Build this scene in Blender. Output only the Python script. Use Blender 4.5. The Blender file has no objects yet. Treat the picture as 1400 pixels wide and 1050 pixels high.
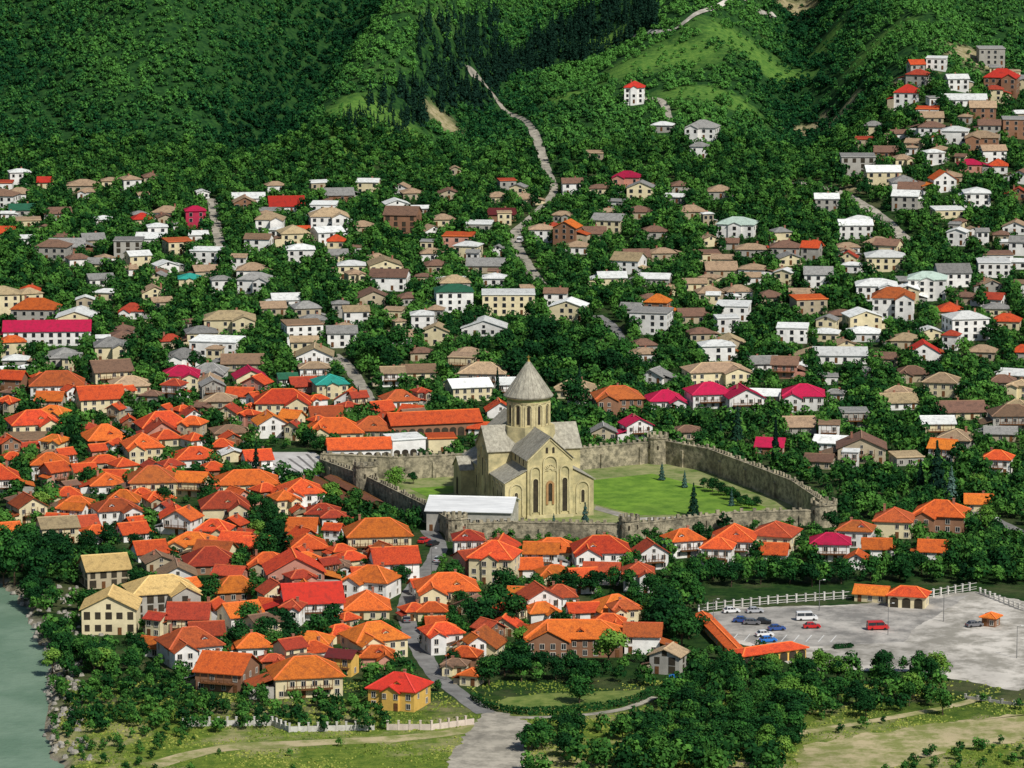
import bpy, math, random, numpy as np
from mathutils import Vector, Matrix
from collections import defaultdict
R=random.Random(7); NR=np.random.default_rng(7)
scene=bpy.context.scene; C=scene.collection
rad=math.radians
PITCH=rad(9.2); CAMZ=250.; F=700/math.tan(rad(7.3))
CP,SP=math.cos(PITCH),math.sin(PITCH)

# ------------------------------------------------------------------ terrain
def ramp(t,s): return np.logaddexp(0,np.asarray(t,float)/s)*s
def sig(t): return 1/(1+np.exp(-np.clip(t,-40,40)))
def flatpt(px,py,z=0.):
    u=(px-700)/F; v=(525-py)/F
    d=(u, CP+v*SP, -SP+v*CP); t=(z-CAMZ)/d[2]
    return (d[0]*t,d[1]*t)
_bank=[flatpt(*p,z=-1.5) for p in [(95,1100),(85,1050),(62,1010),(72,970),(66,930),(78,905),(52,870),(40,835),(14,805),(-20,790)]]
_by=np.array([b[1] for b in _bank]); _bx=np.array([b[0] for b in _bank])
def riverx(y):
    return np.interp(y,_by,_bx)-np.clip(np.asarray(y)-_by[-1],0,None)*1.5
def folds(x,y):
    x=np.asarray(x,float); y=np.asarray(y,float); z=0
    for x0,k,amp,w,y0,ln in ((-97,.17,27,36,2010,150),(-150,.16,-17,28,2030,120),(-215,.10,18,45,2060,160),(-22,.06,-15,26,2060,150),(75,.10,16,50,2060,150),(146,.05,-19,28,1930,160),(205,.05,10,30,1800,220),(262,.1,9,30,2080,160)):
        z=z+amp*np.clip((y-y0)/ln,0,1.6)*np.exp(-((x-x0-k*(y-y0))/w)**2)
    return z
def H(x,y):
    x=np.asarray(x,float); y=np.asarray(y,float)
    z=.05*ramp(y-1480,30)
    L=sig((-25-x)/42)
    z=z+L*.19*ramp(y-2050,28)
    z=z+sig((x-130)/45)*.075*ramp(y-1620,60)
    z=z+.12*ramp(y-2480,60)+folds(x,y)
    A=np.clip((y-2040)/240,0,1)*4.5
    z=z+A*(np.sin(x/30+y/85+.6)+.7*np.sin(x/15-y/42+1.)+.4*np.sin(x/8.5+y/30))
    k=np.clip((riverx(y)+2-x)/7,0,1)
    return z-5*k*k*(3-2*k)
_ts=np.linspace(700,4600,3200)
def G(px,py):
    u=(px-700)/F; v=(525-py)/F
    dx,dy,dz=u,CP+v*SP,-SP+v*CP
    X=dx*_ts; Y=dy*_ts; Z=CAMZ+dz*_ts
    b=np.nonzero(Z<H(X,Y))[0]
    if len(b)==0: i=len(_ts)-1
    else: i=max(b[0],1)
    lo,hi=_ts[i-1],_ts[i]
    for _ in range(14):
        m=(lo+hi)/2
        if CAMZ+dz*m<float(H(dx*m,dy*m)): hi=m
        else: lo=m
    return Vector((dx*hi,dy*hi,float(H(dx*hi,dy*hi))))
def proj(x,y,z):
    dz=z-CAMZ; dep=y*CP-dz*SP; up=y*SP+dz*CP
    return 700+F*x/dep, 525-F*up/dep, dep

# ------------------------------------------------------------------ materials
def newmat(name):
    m=bpy.data.materials.new(name); m.use_nodes=True
    nt=m.node_tree; b=nt.nodes['Principled BSDF']; return m,nt,b
def mixc(nt,fac,a,b):
    n=nt.nodes.new('ShaderNodeMix'); n.data_type='RGBA'
    for i,s in ((0,fac),(6,a),(7,b)):
        if hasattr(s,'is_output'): nt.links.new(s,n.inputs[i])
        else: n.inputs[i].default_value=s if i==0 else (*s,1)
    return n.outputs[2]
def noise(nt,vec,scale,det=5,rough=.6):
    n=nt.nodes.new('ShaderNodeTexNoise'); n.inputs['Scale'].default_value=scale; n.inputs['Detail'].default_value=det
    n.inputs['Roughness'].default_value=rough
    if vec is not None: nt.links.new(vec,n.inputs['Vector'])
    return n.outputs['Fac']
def remap(nt,v,a,b):
    n=nt.nodes.new('ShaderNodeMapRange'); n.inputs[1].default_value=a; n.inputs[2].default_value=b; n.clamp=True
    nt.links.new(v,n.inputs[0]); return n.outputs[0]
def math_(nt,op,a,b):
    n=nt.nodes.new('ShaderNodeMath'); n.operation=op
    for i,s in enumerate((a,b)):
        if hasattr(s,'is_output'): nt.links.new(s,n.inputs[i])
        else: n.inputs[i].default_value=s
    return n.outputs[0]
def mat(name,c1,c2=None,scale=.6,rough=.85,bump=.0,var=.12,spec=.2,stretch=(1,1,1),metal=0,dirt=.25,lo=.35,hi=.65,hue=0.):
    m,nt,b=newmat(name); c2=c2 or tuple(c*.75 for c in c1)
    tc=nt.nodes.new('ShaderNodeTexCoord'); oi=nt.nodes.new('ShaderNodeObjectInfo')
    ma=nt.nodes.new('ShaderNodeMath'); ma.operation='MULTIPLY'; ma.inputs[1].default_value=91.; nt.links.new(oi.outputs['Random'],ma.inputs[0])
    va=nt.nodes.new('ShaderNodeVectorMath'); va.operation='MULTIPLY_ADD'
    nt.links.new(tc.outputs['Object'],va.inputs[0]); va.inputs[1].default_value=stretch; nt.links.new(ma.outputs[0],va.inputs[2])
    f=remap(nt,noise(nt,va.outputs[0],scale,6,.7),lo,hi)
    col=mixc(nt,f,c2,c1)
    if dirt:
        g=remap(nt,noise(nt,va.outputs[0],scale*.22,4),.48,.75)
        col=mixc(nt,math_(nt,'MULTIPLY',g,dirt),col,tuple(c*.35+.015 for c in c2))
    hs=nt.nodes.new('ShaderNodeHueSaturation'); nt.links.new(col,hs.inputs['Color'])
    mr=nt.nodes.new('ShaderNodeMapRange'); mr.inputs[3].default_value=1-var; mr.inputs[4].default_value=1+var
    nt.links.new(oi.outputs['Random'],mr.inputs[0]); nt.links.new(mr.outputs[0],hs.inputs['Value'])
    if hue:
        fr_=math_(nt,'FRACT',math_(nt,'MULTIPLY',oi.outputs['Random'],7.3),0); nt.links.new(math_(nt,'ADD',math_(nt,'MULTIPLY',fr_,hue),.5-hue/2),hs.inputs['Hue'])
    nt.links.new(hs.outputs[0],b.inputs['Base Color'])
    b.inputs['Roughness'].default_value=rough; b.inputs['Specular IOR Level'].default_value=spec; b.inputs['Metallic'].default_value=metal
    if bump:
        bp=nt.nodes.new('ShaderNodeBump'); bp.inputs['Strength'].default_value=bump; bp.inputs['Distance'].default_value=.3
        nt.links.new(noise(nt,va.outputs[0],scale*2.5,5),bp.inputs['Height']); nt.links.new(bp.outputs[0],b.inputs['Normal'])
    return m
def foliage(name,dark,mid,light):
    m,nt,b=newmat(name)
    at=nt.nodes.new('ShaderNodeAttribute'); at.attribute_name='tint'
    oi=nt.nodes.new('ShaderNodeObjectInfo')
    f=math_(nt,'ADD',math_(nt,'MULTIPLY',oi.outputs['Random'],.45),math_(nt,'ADD',at.outputs['Fac'],-.22))
    cr=nt.nodes.new('ShaderNodeValToRGB'); e=cr.color_ramp.elements
    e[0].position=0; e[0].color=(*dark,1); e[1].position=1; e[1].color=(*light,1)
    k=cr.color_ramp.elements.new(.5); k.color=(*mid,1)
    nt.links.new(f,cr.inputs[0]); nt.links.new(cr.outputs[0],b.inputs['Base Color'])
    b.inputs['Roughness'].default_value=.85; b.inputs['Specular IOR Level'].default_value=.08
    return m
ROOF={'o':((.74,.165,.030),(.36,.055,.013),'orange'),'u':((.52,.105,.032),(.23,.045,.018),'rust-red'),'r':((.56,.035,.02),(.40,.03,.018),'red'),'m':((.50,.012,.068),(.35,.01,.046),'crimson'),
 'n':((.13,.018,.02),(.09,.015,.015),'maroon'),'b':((.28,.165,.10),(.13,.082,.057),'brown'),'t':((.52,.385,.225),(.24,.17,.105),'tan'),
 'g':((.36,.35,.325),(.15,.15,.14),'grey'),'W':((.86,.87,.83),(.58,.59,.56),'pale metal'),'e':((.03,.15,.08),(.02,.10,.055),'dark green'),
 'E':((.58,.72,.61),(.46,.58,.50),'pale green'),'T':((.03,.40,.32),(.03,.28,.22),'teal'),'p':((.70,.50,.20),(.44,.29,.11),'bare yellow board')}
WALL={'w':((.90,.88,.83),'white'),'c':((.80,.69,.43),'cream'),'y':((.80,.50,.12),'yellow'),'g':((.43,.41,.36),'grey'),'b':((.30,.155,.09),'brick'),
 't':((.50,.42,.285),'stone'),'p':((.62,.30,.22),'pink'),'m':((.46,.03,.075),'crimson')}
RM={};RC={}
for k,(a,b_,n) in ROOF.items():
    RM[k]=mat('roof_'+n.replace(' ','_').replace('-','_'),a,b_,scale=1.5,bump=.6,var=.26,stretch=(1.8,1.8,.45),dirt=.6,rough=.8,hue=.032 if k in 'outb' else 0,lo=.32,hi=.68)
    RC[k]=mat('ridge_'+n.replace(' ','_').replace('-','_'),tuple(min(1,c*1.3+.04) for c in a),a,scale=1.5,var=.1)
WM={k:mat('wall_'+n,a,tuple(c*.78 for c in a),scale=.4,var=.12,dirt=.45,bump=.1) for k,(a,n) in WALL.items()}
M_frame=mat('window_frame_paint',(.6,.56,.48),dirt=0); M_glass=mat('window_glass',(.03,.035,.04),(.012,.014,.018),rough=.15,spec=.6,dirt=0,var=.4)
M_wood=mat('brown_wood',(.20,.085,.03),(.09,.038,.015),scale=1.5); M_conc=mat('concrete',(.46,.44,.39),(.27,.26,.23),scale=.4,dirt=.4)
M_brickc=mat('chimney_brick',(.38,.17,.11),dirt=.3)
M_cath=mat('ochre_sandstone',(.64,.545,.285),(.345,.31,.17),scale=.22,bump=.4,var=0,dirt=.6,lo=.38,hi=.62); M_cath2=mat('pale_carved_stone',(.68,.59,.335),(.43,.375,.21),scale=.5,var=0,dirt=.4)
M_green=mat('green_stone_band',(.32,.36,.13),(.20,.25,.10),scale=.6,var=0)
M_croof=mat('weathered_stone_roof_tiles',(.46,.435,.345),(.24,.222,.175),scale=.6,bump=.5,var=0,dirt=.5,stretch=(1.7,1.7,.4))
M_dark=mat('painted_opening_shade',(.06,.048,.03),(.03,.025,.018),var=0,dirt=0); M_red=mat('terracotta_carved_stone',(.44,.25,.11),(.30,.17,.075),var=0)  # flat dark panels: shade inside niches and openings is in the colour
M_gold=mat('gilt_metal',(.6,.42,.12),metal=.8,rough=.35,var=0)
M_white=mat('pale_sheet_roof',(.74,.75,.74),(.56,.57,.57),scale=.5,var=0,dirt=.3,stretch=(.3,2,1))
M_stone=mat('rampart_stone',(.47,.41,.28),(.16,.145,.10),scale=.5,bump=.8,var=.08,dirt=.75,lo=.4,hi=.6)
M_rock=mat('river_rock',(.40,.37,.31),(.17,.16,.14),scale=.5,bump=.4)
M_asph=mat('worn_asphalt',(.48,.45,.40),(.22,.21,.19),scale=.11,var=0,dirt=.5,lo=.4,hi=.6); M_road=mat('dusty_road',(.45,.41,.33),(.25,.23,.185),scale=.22,var=.08,dirt=.5,lo=.4,hi=.6)
M_lane=mat('lane_asphalt',(.25,.245,.23),(.14,.138,.13),scale=.2,var=0,dirt=.4)
M_gravel=mat('pale_gravel',(.62,.58,.51),(.30,.28,.235),scale=.09,var=0,dirt=.6,lo=.42,hi=.58)
M_dirt=mat('dry_earth',(.48,.40,.23),(.22,.24,.07),scale=.13,var=0,dirt=.4,lo=.42,hi=.58); M_pave=mat('pale_paving',(.62,.60,.57),(.44,.42,.39),scale=.2,var=0)
M_pave2=mat('dark_paving',(.20,.19,.18),var=0); M_lawn=mat('mown_lawn',(.19,.33,.035),(.09,.19,.018),scale=.16,var=0,dirt=.4,bump=.4,lo=.38,hi=.62)
M_lawn2=mat('rough_lawn',(.20,.24,.06),(.07,.13,.02),scale=.2,var=0,dirt=.4,bump=.5,lo=.38,hi=.62)
M_paint=mat('white_paint',(.78,.78,.75),var=0,dirt=.2); M_metal=mat('grey_metal',(.25,.25,.25),metal=.5,rough=.5); M_tyre=mat('black_rubber',(.02,.02,.02),dirt=0)
M_bark=mat('bark',(.12,.085,.05),(.06,.045,.03),scale=2)
FO_a=foliage('broadleaf_dark',(.002,.016,.005),(.008,.046,.012),(.045,.16,.026))
FO_b=foliage('broadleaf_mid',(.002,.018,.005),(.011,.058,.013),(.08,.21,.033))
FO_c=foliage('broadleaf_light',(.03,.09,.015),(.09,.21,.03),(.22,.35,.06))
FO_g=foliage('grass_blades',(.05,.10,.012),(.14,.20,.03),(.34,.34,.08))
FO_p=foliage('conifer',(.0015,.010,.007),(.005,.024,.014),(.02,.065,.032)); FO_s=foliage('blue_spruce',(.02,.045,.04),(.05,.11,.09),(.12,.20,.16))
FO_f=foliage('forest',(.0015,.015,.007),(.009,.062,.018),(.09,.25,.045))

# ------------------------------------------------------------------ mesh builder
class MB:
    def __init__(s): s.v=[];s.f=[];s.m=[]
    def add(s,vs,fs,m=0):
        o=len(s.v); s.v+=[tuple(p) for p in vs]; s.f+=[tuple(i+o for i in f) for f in fs]; s.m+=[m]*len(fs)
    def hexa(s,b,t,m=0):
        s.add(list(b)+list(t),[(3,2,1,0),(4,5,6,7),(0,1,5,4),(1,2,6,5),(2,3,7,6),(3,0,4,7)],m)
    def box(s,x0,x1,y0,y1,z0,z1,m=0):
        s.hexa([(x0,y0,z0),(x1,y0,z0),(x1,y1,z0),(x0,y1,z0)],[(x0,y0,z1),(x1,y0,z1),(x1,y1,z1),(x0,y1,z1)],m)
    def obox(s,cx,cy,z0,z1,L,W,a,m=0):
        c,n=math.cos(a),math.sin(a)
        q=[(cx+i*L/2*c-j*W/2*n,cy+i*L/2*n+j*W/2*c) for i,j in ((-1,-1),(1,-1),(1,1),(-1,1))]
        s.hexa([(x,y,z0) for x,y in q],[(x,y,z1) for x,y in q],m)
    def prism(s,poly,fn,t0,t1,m=0):
        n=len(poly); vs=[fn(u,v,t0) for u,v in poly]+[fn(u,v,t1) for u,v in poly]
        s.add(vs,[tuple(range(n))[::-1],tuple(range(n,2*n))]+[(i,(i+1)%n,n+(i+1)%n,n+i) for i in range(n)],m)
    def bar(s,p,q,w,h,m=0):
        p=Vector(p);q=Vector(q); d=(q-p); 
        if d.length<1e-4: return
        d.normalize(); up=Vector((0,0,1)) if abs(d.z)<.95 else Vector((1,0,0))
        x=d.cross(up).normalized()*w/2; y=x.cross(d).normalized()*h/2
        s.hexa([p-x-y,p+x-y,p+x+y,p-x+y],[q-x-y,q+x-y,q+x+y,q-x+y],m)
    def cyl(s,cx,cy,z0,z1,r0,r1,n=12,m=0,off=0.):
        vs=[(cx+r*math.cos(2*math.pi*(k+off)/n),cy+r*math.sin(2*math.pi*(k+off)/n),z) for z,r in ((z0,r0),(z1,r1)) for k in range(n)]
        s.add(vs,[tuple(range(n))[::-1],tuple(range(n,2*n))]+[(i,(i+1)%n,n+(i+1)%n,n+i) for i in range(n)],m)
    def ring(s,outer,inner,fn,t0,t1,m=0):
        n=len(outer); vs=[fn(u,v,t) for t in (t0,t1) for P in (outer,inner) for u,v in P]
        fs=[]
        for i in range(n-1):
            a,b,c,d=i,i+1,n+i+1,n+i
            fs+=[(2*n+a,2*n+b,2*n+c,2*n+d),(a,b,2*n+b,2*n+a),(d,c,2*n+c,2*n+d)]
        fs+=[(0,n,3*n,2*n),(n-1,2*n-1,4*n-1,3*n-1)]
        s.add(vs,fs,m)
    def mesh(s,name,mats):
        me=bpy.data.meshes.new(name); me.from_pydata(s.v,[],s.f)
        for m in mats: me.materials.append(m)
        if len(mats)>1: me.polygons.foreach_set('material_index',s.m)
        me.update(); return me
    def build(s,name,mats,parent=None,loc=None,rz=0):
        if not isinstance(mats,(list,tuple)): mats=[mats]
        return link(name,s.mesh(name,mats),parent,loc,rz)
def link(name,data,parent=None,loc=None,rz=0):
    o=bpy.data.objects.new(name,data); C.objects.link(o)
    if parent: o.parent=parent
    if loc is not None: o.location=loc
    if rz: o.rotation_euler=(0,0,rz)
    return o
def tag(o,label=None,cat=None,group=None,kind=None):
    for k,v in (('label',label),('category',cat),('group',group),('kind',kind)):
        if v: o[k]=v
    return o
def arch(w,z0,z1,cx=0,n=9):
    r=w/2
    return [(cx+r,z0)]+[(cx+r*math.cos(math.pi*k/n),z1-r+r*math.sin(math.pi*k/n)) for k in range(n+1)]+[(cx-r,z0)]

# ------------------------------------------------------------------ occupancy masks (1 m)
MX0,MY0=-480,900; HMk=np.zeros((960,1800),bool); TMk=HMk.copy(); LOWk=HMk.copy()
def rect_idx(cx,cy,a,w,d,oy=0):
    r=int(math.hypot(w,d)/2+abs(oy)+2); ix,iy=int(cx-MX0),int(cy-MY0)
    i0,i1=max(ix-r,0),min(ix+r,HMk.shape[0]); j0,j1=max(iy-r,0),min(iy+r,HMk.shape[1])
    if i0>=i1 or j0>=j1: return None
    X,Y=np.meshgrid(np.arange(i0,i1)+MX0+.5-cx,np.arange(j0,j1)+MY0+.5-cy,indexing='ij')
    c,s=math.cos(a),math.sin(a); U=X*c+Y*s; V=-X*s+Y*c-oy
    return (slice(i0,i1),slice(j0,j1)),(abs(U)<w/2)&(abs(V)<d/2)
def mark(mask,*a,**k):
    r=rect_idx(*a,**k)
    if r: mask[r[0]]|=r[1]
def hit(mask,*a,**k):
    r=rect_idx(*a,**k)
    return True if not r else bool((mask[r[0]]&r[1]).any())
def mark_poly(masks,pts):
    xs=[p[0] for p in pts];ys=[p[1] for p in pts]
    i0,i1=max(int(min(xs)-MX0),0),min(int(max(xs)-MX0)+1,960); j0,j1=max(int(min(ys)-MY0),0),min(int(max(ys)-MY0)+1,1800)
    X,Y=np.meshgrid(np.arange(i0,i1)+MX0+.5,np.arange(j0,j1)+MY0+.5,indexing='ij'); ins=np.zeros(X.shape,bool)
    n=len(pts)
    for i in range(n):
        x1,y1=pts[i][:2];x2,y2=pts[(i+1)%n][:2]
        if y1==y2: continue
        ins^=((y1>Y)!=(y2>Y))&(X<(x2-x1)*(Y-y1)/(y2-y1)+x1)
    for m in masks: m[i0:i1,j0:j1]|=ins

# ------------------------------------------------------------------ setting
BARE=[(G(1112,178),18),(G(1150,158),18),(G(605,165),14),(G(1335,80),22),(G(1080,12),22),(G(700,236),9),(G(1240,110),14),(G(1190,252),15),(G(1120,272),9)]
MEAD=[(G(930,78),30),(G(1015,62),34),(G(860,92),24),(G(545,182),24),(G(490,150),22),(G(1060,100),22),(G(950,125),22),(G(780,130),18),(G(1200,60),26),(G(560,250),12),(G(470,200),18),(G(1000,140),22),(G(830,60),22),(G(1130,60),20)]
gx=np.arange(-720,721,6.);gy=np.arange(600,3901,6.)
GX,GY=np.meshgrid(gx,gy,indexing='ij'); GZ=H(GX,GY)
nx,ny=GX.shape
me=bpy.data.meshes.new('terrain'); me.vertices.add(nx*ny)
me.vertices.foreach_set('co',np.stack([GX,GY,GZ],-1).astype(np.float32).ravel())
I=np.arange(nx*ny).reshape(nx,ny); q=np.stack([I[:-1,:-1],I[1:,:-1],I[1:,1:],I[:-1,1:]],-1).reshape(-1)
me.loops.add(len(q)); me.loops.foreach_set('vertex_index',q.astype(np.int32))
me.polygons.add(len(q)//4); me.polygons.foreach_set('loop_start',np.arange(0,len(q),4,dtype=np.int32)); me.update(calc_edges=True)
me.polygons.foreach_set('use_smooth',np.ones(len(q)//4,bool))
m,nt,b=newmat('hillside_grass_and_earth'); geo=nt.nodes.new('ShaderNodeNewGeometry'); pos=geo.outputs['Position']
sx=nt.nodes.new('ShaderNodeSeparateXYZ'); nt.links.new(pos,sx.inputs[0])
n1=remap(nt,noise(nt,pos,.04,6,.65),.48,.64); n2=remap(nt,noise(nt,pos,.3,6,.7),.35,.7); n3=remap(nt,noise(nt,pos,.016,5,.55),.60,.70)
grass=mixc(nt,n2,(.006,.026,.006),(.032,.075,.014)); town=mixc(nt,math_(nt,'MULTIPLY',n1,.5),grass,(.13,.12,.06))
hill=mixc(nt,n2,(.005,.03,.009),(.035,.10,.02)); hill=mixc(nt,n3,hill,(.08,.16,.035))
fr=mixc(nt,n1,mixc(nt,n2,(.06,.12,.015),(.20,.25,.04)),(.40,.34,.18))
base=mixc(nt,remap(nt,sx.outputs[1],2000,2080),town,hill); base=mixc(nt,remap(nt,sx.outputs[1],1030,995),base,fr)
n4=noise(nt,pos,.09,5,.7)
for grp,ca,cb in ((MEAD,(.045,.13,.022),(.145,.26,.045)),(BARE,(.17,.16,.06),(.46,.38,.24))):
    col=mixc(nt,n2,ca,cb)
    for c_,r_ in grp:
        dn=nt.nodes.new('ShaderNodeVectorMath'); dn.operation='DISTANCE'; nt.links.new(pos,dn.inputs[0]); dn.inputs[1].default_value=c_
        ds=math_(nt,'ADD',dn.outputs['Value'],math_(nt,'MULTIPLY',n4,r_*1.6)); base=mixc(nt,remap(nt,ds,r_*2.0,r_*1.3),base,col)
bank=mixc(nt,n2,(.13,.11,.07),(.36,.32,.24)); base=mixc(nt,remap(nt,sx.outputs[2],-.2,-1.4),base,bank)
nt.links.new(base,b.inputs['Base Color']); b.inputs['Roughness'].default_value=.95; b.inputs['Specular IOR Level'].default_value=.1
bp=nt.nodes.new('ShaderNodeBump'); bp.inputs['Strength'].default_value=.7; bp.inputs['Distance'].default_value=.7
nt.links.new(noise(nt,pos,.5,6,.7),bp.inputs['Height']); nt.links.new(bp.outputs[0],b.inputs['Normal'])
me.materials.append(m); tag(link('terrain',me),kind='structure')
m,nt,b=newmat('river_water'); geo=nt.nodes.new('ShaderNodeNewGeometry'); b.inputs['Roughness'].default_value=.45; b.inputs['Specular IOR Level'].default_value=.06
nt.links.new(mixc(nt,remap(nt,noise(nt,geo.outputs['Position'],.05,4),.4,.6),(.125,.20,.135),(.175,.255,.18)),b.inputs['Base Color'])
bp=nt.nodes.new('ShaderNodeBump'); bp.inputs['Strength'].default_value=.6; bp.inputs['Distance'].default_value=.5
nt.links.new(noise(nt,geo.outputs['Position'],.35,5),bp.inputs['Height']); nt.links.new(bp.outputs[0],b.inputs['Normal'])
w=MB(); w.add([(-720,600,-1.8),(60,600,-1.8),(60,1300,-1.8),(-720,1300,-1.8)],[(0,1,2,3)]); tag(w.build('water',m),kind='structure')

JR=random.Random(3)
def sheet(name,pp,mt,z,masks=(HMk,TMk),rag=0.):
    P=[flatpt(*p) for p in pp]
    if rag:
        Q=[]
        for i in range(len(P)):
            a,c=Vector(P[i]),Vector(P[(i+1)%len(P)]); L=(c-a).length; n=max(1,int(L/1.6)); nv=Vector((-(c-a).y,(c-a).x)).normalized()
            for k in range(n):
                e=a+(c-a)*k/n+nv*(JR.uniform(-rag,rag)+rag*.8*math.sin(k*.55+i)); Q.append((e.x,e.y))
        P=Q
    s=MB(); s.add([(x,y,z) for x,y in P],[tuple(range(len(P)))])
    tag(s.build(name,mt),kind='structure'); mark_poly(masks,P); return P
def strip(name,pp,width,mt,dz=.03,clear=3,low=True):
    P=[G(*p) for p in pp]
    pts=[]
    for i in range(len(P)-1):
        p0,p1,p2,p3=P[max(i-1,0)],P[i],P[i+1],P[min(i+2,len(P)-1)]
        n=max(int((p2-p1).length/3),2)
        for k in range(n):
            t=k/n; pts.append(.5*((2*p1)+(p2-p0)*t+(2*p0-5*p1+4*p2-p3)*t*t+(3*p1-p0-3*p2+p3)*t**3))
    pts.append(P[-1]); s=MB(); rows=[]
    for i,p in enumerate(pts):
        d=(pts[min(i+1,len(pts)-1)]-pts[max(i-1,0)]); d.z=0; d.normalize(); n=Vector((-d.y,d.x,0))
        wd=width*(1+.06*math.sin(i*.7)+.05*math.sin(i*1.9))
        row=[p+n*wd*k for k in (-.5,-.17,.17,.5)]
        rows.append([(v.x,v.y,float(H(v.x,v.y))+dz) for v in row])
        for mk,e in ((HMk,2),(TMk,clear)): mark(mk,p.x,p.y,math.atan2(d.y,d.x),5,width+e)
        if low: mark(LOWk,p.x,p.y-7,0,width+2,14)
    for i in range(len(rows)-1):
        s.add(rows[i]+rows[i+1],[(k,k+1,k+5,k+4) for k in range(3)])
    tag(s.build(name,mt),kind='structure'); return pts
COURT=[(440,650),(500,672),(580,712),(625,738),(700,735),(860,738),(1000,722),(1125,718),(1085,690),(1040,672),(970,645),(900,632),(795,642),(640,650),(545,655)]
sheet('courtyard',COURT,mat('courtyard_ground',(.33,.32,.15),(.10,.17,.03),scale=.12,var=0,dirt=.4),.07)
sheet('lawn',[(808,657),(892,648),(945,662),(1000,676),(1048,694),(1035,699),(960,703),(872,705),(812,689)],M_lawn,.11)
sheet('lawn',[(560,668),(625,664),(630,672),(585,680)],M_lawn,.11)
sheet('lawn',[(640,733),(700,731),(850,733),(855,716),(700,722),(650,722)],M_lawn,.11)
sheet('lawn',[(865,733),(1000,717),(1110,712),(1090,704),(960,713),(870,717)],M_lawn,.11)
sheet('garden_path',[(815,692),(872,708),(960,706),(1012,702),(1010,705),(960,710),(865,712),(812,697)],M_gravel,.125)
sheet('gravel_yard',[(952,843),(1000,831),(1165,827),(1332,809),(1420,826),(1440,930),(1390,945),(1250,918),(1110,917),(1080,907),(1040,890),(1000,876)],M_gravel,.045,rag=.5)
sheet('car_park',[(957,842),(1000,833),(1165,829),(1325,814),(1250,860),(1235,878),(1110,884),(1040,883),(1002,871)],M_asph,.052,rag=.3)
for k in range(9):
    t=k/8; x,y=1000+135*t,876+2*t; sheet('parking_line',[(x,y),(x+1.2,y),(x+9,y-9),(x+7.8,y-9)],M_paint,.062)
PLZ=sheet('plaza',[(338,640),(362,618),(420,612),(450,632),(436,652),(410,662),(372,655)],M_pave,.08)
for k in range(7):
    sheet('paving_band',[(345+12*k,640-3.2*k),(349+12*k,640-3.2*k),(392+8*k,658-3*k),(388+8*k,658-3*k)],M_pave2,.10)
sheet('dry_field',[(1075,1070),(1100,1020),(1190,1003),(1310,985),(1420,975),(1420,1010),(1300,1025),(1180,1060),(1170,1070)],M_dirt,.05,rag=1.)
sheet('dirt_apron',[(600,1075),(620,1030),(634,1008),(650,986),(668,968),(700,978),(722,988),(728,1005),(718,1030),(716,1075)],M_road,.05,rag=.7)
sheet('small_lawn',[(672,966),(690,955),(740,948),(820,945),(880,943),(886,950),(840,963),(780,970),(715,973)],M_lawn2,.04,(HMk,),rag=.5)
strip('lane',[(664,975),(632,952),(598,925),(578,895),(560,860),(556,825),(572,795),(592,768),(600,745),(585,725)],5.2,M_lane,.06)
strip('track',[(210,1046),(300,1024),(420,1016),(540,1010),(640,998),(680,985)],6,M_dirt,.035)
strip('path',[(662,976),(700,981),(780,979),(850,970),(895,953)],2.4,M_road,.065)
strip('track',[(1090,1003),(1180,988),(1290,968),(1340,955)],3.2,M_dirt,.055)
strip('road',[(742,394),(722,365),(705,335),(706,315)],5.5,M_road,.35,1)
strip('road',[(706,315),(735,290),(757,262),(748,235)],4.2,M_road,.45,1)
strip('road',[(748,235),(739,205),(728,178)],4.8,M_road,.45,1)
strip('road',[(728,178),(708,162),(690,152),(674,130),(656,108),(640,98)],3.6,M_road,.6,1.6)
strip('road',[(846,468),(838,450),(815,432)],6,M_lane,.25,1)
strip('road',[(512,560),(492,525),(474,500),(456,485)],5,M_road,.2,1)
strip('road',[(1090,250),(1110,255),(1150,266),(1200,295),(1245,335)],6,M_road,.4,3)
strip('road',[(304,350),(296,312),(290,272)],5,M_road,.3,1)
strip('road',[(1330,700),(1370,718),(1425,748)],7,M_lane,.06)
strip('road',[(1130,690),(1075,662),(1030,640)],5,M_road,.15)
strip('track',[(860,50),(930,36),(1060,22)],3.4,M_gravel,.6,-2,False)
strip('track',[(880,135),(905,140),(915,165)],4,M_road,.5,1,False)
for y in range(900,1320):
    i=int(riverx(y)+1-MX0)
    if i>0: HMk[:i,y-MY0]=True; TMk[:i,y-MY0]=True

# ------------------------------------------------------------------ houses
wf=MB()
for x0,x1,z0,z1 in ((-.62,.62,.7,.82),(-.62,.62,-.85,-.7),(-.62,-.52,-.7,.7),(.52,.62,-.7,.7),(-.04,.04,-.7,.7)): wf.box(x0,x1,-.12,0,z0,z1)
WF=wf.mesh('window',[M_frame]); wp=MB(); wp.box(-.52,.52,-.05,-.002,-.7,.7); WP=wp.mesh('pane',[M_glass])
wb=MB(); wb.box(-.7,.7,-.10,-.003,-.85,.85,0); wb.box(-.62,.62,-.14,-.10,-.77,.77,1); WB=wb.mesh('window',[M_frame,M_glass])
wo=MB(); wo.box(-.7,.7,-.06,-.003,-.9,.9); WO=wo.mesh('window',[M_dark])
dm=MB(); dm.box(-.55,.55,-.1,-.003,0,2.1); DM=dm.mesh('door',[M_wood])
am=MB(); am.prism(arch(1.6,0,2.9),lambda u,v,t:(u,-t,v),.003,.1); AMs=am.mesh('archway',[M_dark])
HOUSES=[]
STY={'h':'hip-roofed','g':'gabled','G':'front-gabled','L':'winged','f':'flat-roofed','X':'porch-gabled'}
FLW={1:'one-storey',2:'two-storey',3:'three-storey',4:'four-storey'}
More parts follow.
